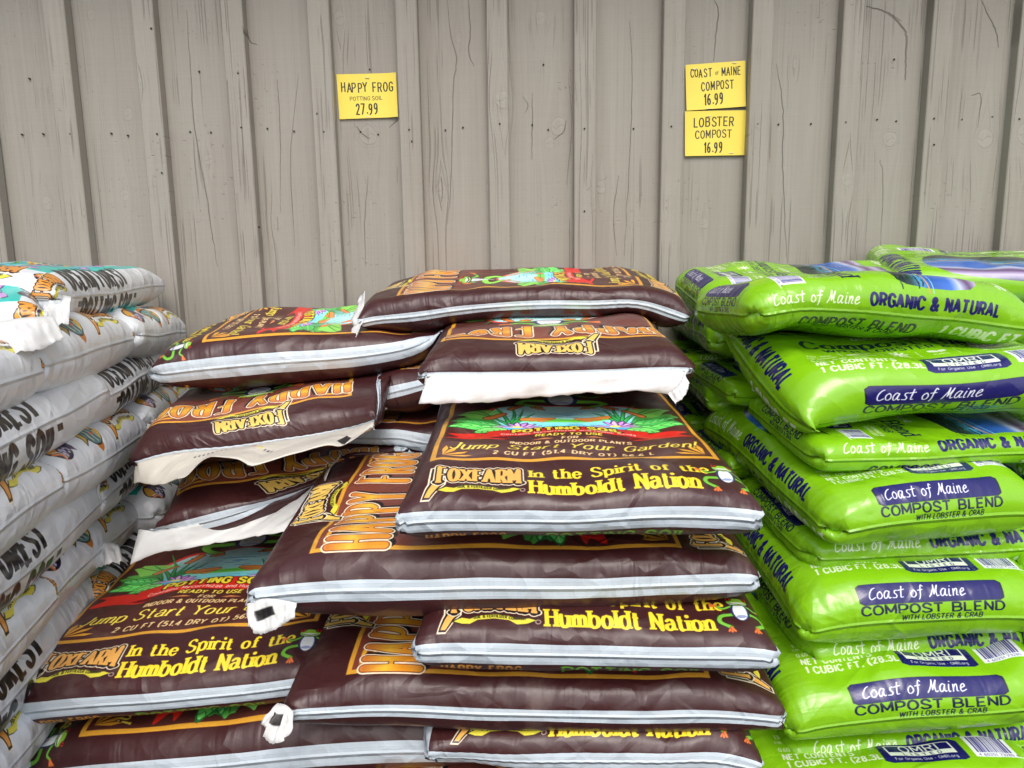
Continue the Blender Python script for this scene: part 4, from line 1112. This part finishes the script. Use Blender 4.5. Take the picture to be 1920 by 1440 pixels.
card([(631, 140), (743, 137), (747, 220), (637, 224)], 'card_frog',
     [('HAPPY FROG', .063, .0205, .070, .62), ('POTTING SOIL', .043, .0085, .066, 1.0), ('27.99', .010, .024, .066, .52)],
     'yellow card alone between battens, reading HAPPY FROG POTTING SOIL 27.99', [(688, 145), (690, 218)], 3)
card([(1285, 122), (1397, 114), (1398, 200), (1287, 208)], 'card_coast',
     [('COAST   MAINE', .075, .0175, .070, .56), ('OF', .078, .007, .0735, .7), ('COMPOST', .044, .0185, .074, .56), ('16.99', .011, .024, .064, .46)],
     'upper of two yellow cards, reading COAST OF MAINE COMPOST 16.99', [(1303, 129), (1378, 117), (1330, 203)], 4)
card([(1284, 209), (1399, 207), (1395, 291), (1284, 293)], 'card_lobster',
     [('LOBSTER', .069, .020, .066, .70), ('COMPOST', .042, .0175, .066, .70), ('16.99', .008, .023, .066, .46)],
     'lower of two yellow cards, reading LOBSTER COMPOST 16.99', [(1330, 217), (1372, 286)], 2)
# ------------------------------------------------------------------ the bags
KIND['brown'] = (.48, .76, plastic_bag('maroon_printed_plastic', make_brown(), band=(.55, .62, .68), rough=.43, coat=.12, dirt=(.34, .27, .22), dirt_amt=.75, crease=1.15))
KIND['white'] = (.44, .66, plastic_bag('white_printed_plastic', make_white(), rough=.34, dirt=(.20, .15, .11), dirt_amt=.8, crease=1.25))
KIND['green'] = (.33, .50, plastic_bag('lime_printed_plastic', make_green(), rough=.25, dirt=(.20, .16, .08), dirt_amt=.25, crease=1.25))
FILM = film('white_film', (.70, .70, .69))
K0 = (24, 22, 22)
def _d1(C):
    dots(C, .13, .018, 8, .0072, -.0006, .0016, [K0])
    dots(C, .222, .012, 2, .0072, .003, .0021, [(214, 30, 90)]); dots(C, .238, .020, 2, .0072, .003, .0021, [(240, 214, 60)]); dots(C, .254, .028, 3, .0068, .003, .0019, [(90, 88, 86), K0])
    C.poly([(.385, .035), (.398, .050), (.392, .070), (.375, .055)], K0)
FLAPM = film('creamy_flap_film', (.62, .58, .51), dirt=.4, img=film_img('flap_marks', .45, .07, (212, 206, 194), _d1))
def _d2(C):
    for i, c in enumerate(((90, 90, 96), (236, 214, 120), (230, 150, 170), (120, 190, 230), K0)): dots(C, .20 + i * .038, .006, 4, .0075, 0, .0018, [c])
FLAPM2 = film('white_flap_film', (.7, .7, .69), img=film_img('flap_marks_colour', .42, .05, (216, 216, 214), _d2))
TABM = film('white_tab_film', (.7, .7, .69), dirt=.4, img=film_img('tab_marks', .06, .05, (216, 216, 214), lambda C: C.poly([(.012, .016), (.034, .012), (.036, .026), (.014, .031)], K0)))
FILM_IN = film('creamy_inner_film', (.62, .58, .51))
m_, t_, b_, _o = nt('black_print'); b_.inputs['Base Color'].default_value = (.02, .02, .022, 1); b_.inputs['Roughness'].default_value = .4; INK = m_

GB = 'maroon potting soil bags stacked in the middle'
GW = 'white potting soil bags stacked at the left'
GG = 'green compost bags stacked at the right'
def X3(x, y, z): return np.array([x, y, z + EYE.z])

# --- pallets under the stacks
m_, t_, b_, _o = nt('pallet_wood')
g_ = N(t_, 'ShaderNodeNewGeometry').outputs['Position']
t_.links.new(mixc(t_, maprange(t_, noise(t_, vscale(t_, g_, (3, 30, 30)), 1.0, 4), .3, .7), (.20, .14, .09), (.33, .25, .17)), b_.inputs['Base Color']); b_.inputs['Roughness'].default_value = .8
PAL = m_
def pallet(x0, x1, y0, y1, z, label):
    e = empty('pallet', ((x0 + x1) / 2, (y0 + y1) / 2, 0)); tag(e, label, 'pallet', 'wooden pallets under the stacks')
    for k in range(3):
        yy = y0 + (y1 - y0 - .07) * k / 2
        keep_parent(box('stringer', (x0, yy, .001), (x1, yy + .07, z - .019), PAL), e)
    n = 9
    for k in range(n):
        xx = x0 + (x1 - x0 - .075) * k / (n - 1)
        keep_parent(box('slat', (xx, y0, z - .018), (xx + .075, y1, z), PAL), e)
EYZ = EYE.z
pallet(-.92, .42, .93, 1.85, .11, 'low wooden pallet beneath the maroon bags in the middle')
HF[:] = -9

# --- left stack (white)
FD = np.array([-.2116, .977, 0.0]); LE = np.array([-.977, -.2116, 0.0])     # along the face away from the camera; into the stack
def face_l(Y, z):
    return X3(-.5175 - .2165 * Y, Y, z)
def wq(y0, y1, depth, z0, z1, out=0.0, tilt=.0):
    out -= .014 + (.035 if z0 < -.5 and y0 < 1.2 else 0)
    a = face_l(y0, z0) - LE * out; b = face_l(y1, z1) - LE * out
    f = LE * depth + np.array([0, 0, tilt])
    return [a, b, b + f, a + f]
ends = [(.70, 1.06), (1.065, 1.49), (1.495, 1.87)]
sides = [(.66, 1.275), (1.28, 1.87)]
sd_ = 100
wl_end = ['nearest', 'middle', 'farthest']
wn = {2: 'second', 4: 'fourth', 6: 'sixth', 8: 'eighth', 10: 'tenth', 3: 'third', 5: 'fifth', 7: 'seventh', 9: 'ninth', 1: 'top'}
white_at = {}
for k in range(10, 1, -1):
    for j, (a, b) in enumerate(ends if k % 2 == 0 else sides):
        zb = lambda Y: -.118 - .1 * (k - 2) + (.0 if Y > 1.4 else (1.4 - Y) * (.015 * (k - 4)))
        sd_ += 1
        r_ = np.random.RandomState(sd_)
        if k >= 9 and j == 0: pass
        o_ = r_.uniform(-.012, .016)
        if k % 2 == 0:
            lab = '%s of three white bag ends in the %s layer down of the left stack' % (wl_end[j], wn[k])
            white_at[k, j] = bag('soil_bag', 'white', wq(a, b, .60, zb(a) + r_.uniform(-.006, .006), zb(b), out=o_), .120, sd_, orient=0 if r_.rand() < .5 else 2, label=lab, group=GW, hi=k < 10, lump=.26, floor=False, taper=(.85, .04), slack=1.12, press=.0019)
        else:
            lab = '%s of two white bags lengthwise in the %s layer down of the left stack' % (['nearer', 'farther'][j], wn[k])
            white_at[k, j] = bag('soil_bag', 'white', wq(a, b, .40, zb(a), zb(b) + r_.uniform(-.006, .006), out=o_), .120, sd_, orient=3, label=lab, group=GW, hi=k < 10, lump=.26, floor=False, taper=(.85, .04), slack=1.12, press=.0019)
L1 = bag('soil_bag', 'white', slack=1.08, taper=(.7, .05), q=wq(1.235, 1.86, .42, -.030, -.012, out=-.015, tilt=.01), t=.105, seed=131, orient=1, label='topmost white bag at the back of the left stack, its turquoise front showing', group=GW, floor=False, lump=.2)
q = [P(-380, 655, 1.0), P(100, 592, 1.12), P(60, 545, 1.42), P(-330, 560, 1.36)]
L1b = bag('soil_bag', 'white', q, .10, 132, orient=2, slack=1.06, label='white bag with turquoise front at the left edge, nearest on top of the left stack', group=GW, vr=(.42, .925), floor=False, lump=.2)

# --- middle stack (maroon)
def BQ(*a, **k): return quad(*a, **k)
def brown(label, q, orient, seed, t=.112, **k):
    k.setdefault('slack', (1.085, 1.03) if orient in (0, 2) else (1.15, 1.03)); k.setdefault('lump', .16)
    if orient in (1, 3): k.setdefault('press', .0018)
    return bag('soil_bag', 'brown', q, t, seed, orient=orient, label=label, group=GB, **k)
C16 = brown('maroon bag on the pallet at the left front foot of the middle stack', [X3(-.75, 1.0, -.955), X3(-.05, 1.0, -.955), X3(-.05, 1.44, -.955), X3(-.75, 1.44, -.955)], 3, 201, hi=False)
C17 = brown('maroon bag lowest on the pallet under the right front of the middle stack', [X3(-.07, .95, -.955), X3(.37, .95, -.955), X3(.37, 1.62, -.955), X3(-.07, 1.62, -.955)], 0, 202, hi=False)
C18 = brown('maroon bag second from the pallet under the right front of the middle stack', [X3(-.30, .95, -.845), X3(.37, .95, -.845), X3(.37, 1.38, -.845), X3(-.30, 1.38, -.845)], 1, 203, hi=False)
C15 = brown('maroon bag peeping out at the bottom edge, below the lengthwise left one', BQ((455, 1500, 1.03), (1120, 1490, 1.02), .44, .0), 1, 204, t=.105)
C13 = brown('lengthwise maroon bag at the bottom left, under the left pond picture bag', BQ((62, 1440, 1.005), (905, 1388, 1.01), .44, .02), 3, 205, sag=.015, bw=.016)
C14 = brown('lowest maroon bag end in view, reading Humboldt Nation above the bottom edge', BQ((822, 1430, .915), (1424, 1418, .915), .68, .02), 0, 206, bw=.015)
C8 = brown('maroon bag at the lower left, its pond picture and slogan in full view', BQ((36, 1315, .985), (612, 1286, .985), .72, .03, skew=-5), 0, 208, bw=.014)
C12 = brown('lengthwise maroon bag with a thin white seam stripe and a torn tab at its left', BQ((548, 1332, .92), (1458, 1349, .915), .45, .05), 1, 207, t=.092, slack=(1.05, 1.03), press=.0014, bw=.0085, floor=False)
C11 = brown('maroon bag end with its slogan half hidden under the large lengthwise bag', BQ((802, 1218, .89), (1436, 1228, .885), .70, .03), 0, 209, bw=.016)
C10 = brown('large lengthwise maroon bag directly beneath the front centre bag with the pond picture', BQ((484, 1114, .93), (1405, 1080, .94), .44, .05), 1, 210, t=.106, slack=(1.09, 1.0), floor=False, bw=.013)
C7 = brown('shaded maroon bag with upside down print, directly beneath the torn hanging flap', BQ((258, 992, 1.22), (700, 950, 1.22), .62, .05, skew=-6), 2, 211, bw=.016)
C6b = brown('maroon bag hidden low at the back behind the middle stack', [X3(-.28, 1.44, -.46), X3(.38, 1.44, -.46), X3(.38, 1.88, -.46), X3(-.28, 1.88, -.46)], 1, 212, hi=False)
C6 = brown('maroon bag lengthwise in the gap, lower one with the wide white stripe', BQ((585, 852, 1.42), (1215, 815, 1.44), .44, .02), 1, 213, bw=.017)
C9 = brown('maroon bag at the front centre, its pond picture and whole slogan in view', BQ((762, 985, .865), (1414, 978, .86), .72, .035), 0, 214, t=.108, bw=.015, sag=.004)
C5 = brown('maroon bag lengthwise in the gap, upper one with the thin white stripe', BQ((696, 740, 1.45), (1262, 732, 1.45), .44, .02), 1, 215, bw=.010)
C4 = brown('maroon bag with upside down print and a loose creamy flap hanging in folds', BQ((256, 852, 1.28), (698, 800, 1.28), .58, .05, skew=-8), 2, 216, bw=.004)
C3 = brown('maroon bag with upside down print, its broad white flap over the front centre bag', BQ((802, 704, 1.17), (1283, 691, 1.17), .68, .03), 2, 217, bw=.006)
C2 = brown('maroon bag lying lengthwise near the wall at the left, with a wide white seam stripe', BQ((285, 696, 1.42), (905, 700, 1.42), .44, .04), 3, 218, bw=.018, sag=.022)
C1 = brown('topmost maroon bag lying lengthwise against the wall', BQ((680, 602, 1.47), (1287, 588, 1.47), .44, .045), 1, 219, bw=.0075, sag=.004)

# --- right stack (green)
def green(label, q, orient, seed, t=None, **k):
    if t is None: t = .108 if orient in (0, 2) else .054
    if orient == 0: k.setdefault('lift', .032); k.setdefault('slack', (1.20, 1.16))
    k.setdefault('lump', .22); k.setdefault('taper', (.85, .05)); k.setdefault('slack', 1.13); k.setdefault('press', .0022)
    return bag('compost_bag', 'green', q, t, seed, orient=orient, label=label, group=GG, **k)
def gq(nl, nr, fr=None, fl=None):
    f = lambda v: P(*v)
    a, b, d = f(nl), f(nr), f(fl)
    c = f(fr) if fr is not None else b + d - a
    return [a, b, c, d]
# rows at the back of the stack, seen only between the maroon and the front green bags
GZ = {3: -.216, 4: -.28, 5: -.351, 6: -.435, 7: -.515, 8: -.585, 9: -.661, 10: -.743}
def gxl(Y): return .485 - .075 * (Y - 1.05)
ordn = {3: 'third', 4: 'fourth', 5: 'fifth', 6: 'sixth', 7: 'seventh', 8: 'eighth', 9: 'ninth', 10: 'tenth'}
def back_side(k, j, seed, hi=False, out=0.0):
    y0 = (1.36, 1.645)[j]; z = GZ[k] + .040 + (.02 if j else 0)
    a = X3(gxl(y0) - out, y0, z); b = X3(gxl(y0) + .44, y0 + .02, z); 
    q = [a, b, b + np.array([.0, .28, .01]), a + np.array([.0, .28, .01])]
    return green('%s green bag end in the %s layer of the right stack' % (('middle', 'farthest')[j], ordn[k]), q, 3, seed, hi=hi, floor=False)
def back_end(k, seed, hi=False, dx=0):
    z = GZ[k] + .055
    a = X3(gxl(1.49) + dx, 1.49, z); b = X3(gxl(1.49) + .30 + dx, 1.49, z)
    q = [a, b, b + np.array([.03, .42, .02]), a + np.array([.03, .42, .02])]
    return green(('farther green bag pointing at the wall in the %s layer of the right stack' if not dx else 'green bag deep inside the %s layer of the right stack') % ordn[k], q, 0, seed, hi=hi, floor=False)
back_end(9, 301); back_side(8, 0, 302); back_side(8, 1, 303); back_end(7, 304); back_side(6, 0, 305, True); back_side(6, 1, 306); back_end(5, 307, True)
back_side(4, 0, 308, True); back_side(4, 1, 309, True); back_end(3, 310, True)
def ge(label, nl, nr, flx, Yf, seed, rise=.05, **k):
    a, b = P(*nl), P(*nr)
    x = P(flx, 900, Yf)[0]
    d = np.array([x, Yf, a[2] + rise]); c = b + (d - a)
    return green(label, [a, b, c, d], 0, seed, **k)
def gs(label, nl, xr, flx, Yf, seed, rise=.035, **k):
    a = P(*nl); b = a + np.array([.44, .02, xr])
    x = P(flx, 900, Yf)[0]
    d = np.array([x, Yf, a[2] + rise]); c = b + np.array([.0, Yf - nl[2], rise])
    k.setdefault('floor', False)
    return green(label, [a, b, c, d], 3, seed, **k)
G11 = ge('green bag whose top edge just shows at the bottom right edge', (1462, 1545, .98), (1905, 1512, 1.0), 1330, 1.40, 320)
G10 = gs('green bag lying across just under the lowest full lozenge bag', (1506, 1408, 1.04), .004, 1392, 1.32, 321)
G9 = ge('lowest green bag with its blue lozenge end in full view', (1494, 1366, 1.0), (1906, 1318, 1.03), 1372, 1.42, 322)
G9b = ge('green bag at the right edge beside the lowest lozenge bag', (1925, 1225, 1.04), (2330, 1200, 1.08), 1800, 1.42, 323, hi=False)
G8 = gs('green bag lying across between the lowest two full lozenge bags', (1550, 1222, 1.06), .004, 1402, 1.33, 324)
G7 = ge('second lowest green bag with its blue lozenge end in full view', (1518, 1184, 1.03), (1898, 1154, 1.05), 1378, 1.45, 325)
G7b = ge('green bag at the right edge beside the second lowest lozenge bag', (1918, 1105, 1.05), (2330, 1085, 1.08), 1800, 1.42, 326, hi=False)
G6 = gs('green bag lying across above the second lowest lozenge bag', (1556, 1040, 1.075), .004, 1400, 1.34, 327)
G5 = ge('green bag with the third complete front lozenge from the bottom', (1568, 1000, 1.045), (1914, 974, 1.06), 1338, 1.49, 328)
G4 = gs('green bag lying across just under the large bag showing the OMRI badge', (1566, 856, 1.09), .004, 1412, 1.35, 329)
G3 = ge('large green bag showing the OMRI badge and barcode, in front near the top', (1560, 816, 1.05), (2040, 792, 1.07), 1345, 1.49, 330, rise=.09, t=.110)
G3b = ge('green bag cut by the right edge beside the OMRI badge bag', (1990, 750, 1.13), (2330, 745, 1.15), 1880, 1.55, 331, hi=False)
G0 = green('topmost green bag at the back right corner with upside down print', gq((1652, 532, 1.52), (2150, 540, 1.52), fl=(1700, 492, 1.86)), 2, 332, vr=(0, .80), floor=False, t=.075, slack=1.05)
G1 = green('green bag at the back top left of the right stack, barcode on its top', gq((1345, 582, 1.52), (1760, 558, 1.52), fl=(1290, 538, 1.80)), 3, 333, floor=False, t=.115, slack=1.12)
G2 = green('topmost front green bag, reading ORGANIC & NATURAL along its whole side', gq((1437, 568, 1.15), (1925, 592, 1.17), fl=(1325, 592, 1.42)), 3, 334, t=.096, sag=.012, slack=1.12)

G5b = ge('green bag cut by the right edge beside the third lozenge bag', (1940, 930, 1.06), (2340, 910, 1.08), 1810, 1.45, 335, hi=False)
for k_, s_ in ((3, 341), (5, 342), (7, 343)): back_end(k_, s_, dx=.31)

# --- loose flaps and tabs, each part of the bag it belongs to
def near(o): return EDGE[o.name][0][:, 0].astype(float)
def left(o): return EDGE[o.name][0][0, :].astype(float)
def flap(owner, name, up, lo, mat=FILM, **k):
    o = sheet(name, up, lo, mat, None, **k); o.parent = owner; return o
flap(C3, 'torn_flap', near(C3), [(784, 760, 1.15), (900, 752, 1.155), (1080, 738, 1.155), (1200, 733, 1.155), (1272, 738, 1.155)], seed=3, ruffle=.006, ragged=.004)
flap(C3, 'curled_tab', [(1252, 738, 1.145), (1272, 722, 1.15), (1284, 700, 1.16)], [(1266, 756, 1.13), (1284, 742, 1.135), (1292, 716, 1.15)], seed=5, n=20, m=6, ruffle=.006, ragged=.003)
f4 = flap(C4, 'torn_flap', near(C4),
     [(250, 906, 1.25), (300, 906, 1.20), (345, 893, 1.16), (382, 858, 1.17), (440, 860, 1.15), (478, 874, 1.14), (547, 852, 1.16), (611, 834, 1.18), (645, 834, 1.20), (696, 800, 1.26)], FLAPM, seed=7, n=70, m=12, ruffle=.004, ragged=.002)
flap(C7, 'torn_flap', near(C7), [(243, 1058, 1.18), (278, 1040, 1.195), (367, 1024, 1.20), (450, 1010, 1.20), (560, 990, 1.20), (660, 975, 1.20)], FLAPM2, seed=9, ruffle=.004, ragged=.005)
flap(C10, 'end_flap', left(C10), [(458, 1136, .93), (512, 1042, 1.02), (574, 948, 1.15), (640, 846, 1.36)], seed=11, ruffle=.006, ragged=.003)
flap(C10, 'torn_tab', [(462, 1132, .915), (500, 1122, .905), (556, 1130, .905)], [(468, 1172, .895), (486, 1190, .892), (522, 1176, .892), (552, 1158, .895)], TABM, seed=12, n=26, m=8, ruffle=.006, ragged=.003)
flap(C12, 'torn_tab', [(520, 1318, .915), (536, 1322, .905), (550, 1334, .900)], [(490, 1350, .89), (500, 1390, .882), (528, 1392, .882), (548, 1368, .885)], TABM, seed=13, n=26, m=8, ruffle=.006, ragged=.003)
flap(C1, 'end_flap', [(684, 545, 1.60), (682, 575, 1.53), (680, 604, 1.465)], [(672, 560, 1.60), (662, 602, 1.52), (656, 644, 1.44)], seed=14, n=26, m=7, ruffle=.006, ragged=.003)
flap(C5, 'torn_tab', [(696, 722, 1.50), (696, 742, 1.445)], [(712, 760, 1.47), (724, 768, 1.43)], seed=15, n=16, m=6, ruffle=.006, ragged=.003)
flap(C4, 'end_strip', [(697, 712, 1.46), (700, 755, 1.37), (699, 800, 1.285)], [(703, 714, 1.46), (705, 757, 1.37), (703, 803, 1.28)], seed=16, n=24, m=4, ruffle=.005, ragged=.003)
flap(L1, 'end_flap', [(72, 556, 1.24), (104, 552, 1.235), (134, 556, 1.235)], [(78, 600, 1.17), (104, 612, 1.165), (128, 606, 1.18)], seed=17, n=24, m=8, ruffle=.008, ragged=.004)
flap(L1b, 'torn_flap', [(-120, 622, 1.03), (-20, 606, 1.045), (40, 596, 1.07), (100, 592, 1.11)], [(-140, 706, .98), (-20, 682, .99), (60, 655, 1.02), (122, 634, 1.09)], seed=18, n=44, m=12, ruffle=.006, ragged=.005)
flap(white_at[5, 0], 'torn_tab', [(150, 872, 1.285), (170, 866, 1.275), (190, 868, 1.29)], [(142, 920, 1.24), (168, 944, 1.22), (188, 935, 1.25)], seed=19, n=20, m=7, ruffle=.008, ragged=.004)
flap(white_at[7, 0], 'torn_tab', [(170, 1022, 1.285), (200, 1016, 1.275), (222, 1020, 1.29)], [(176, 1062, 1.24), (206, 1060, 1.22), (232, 1052, 1.25)], seed=20, n=20, m=7, ruffle=.008, ragged=.004)

print('script time', round(time.time() - T0, 1))
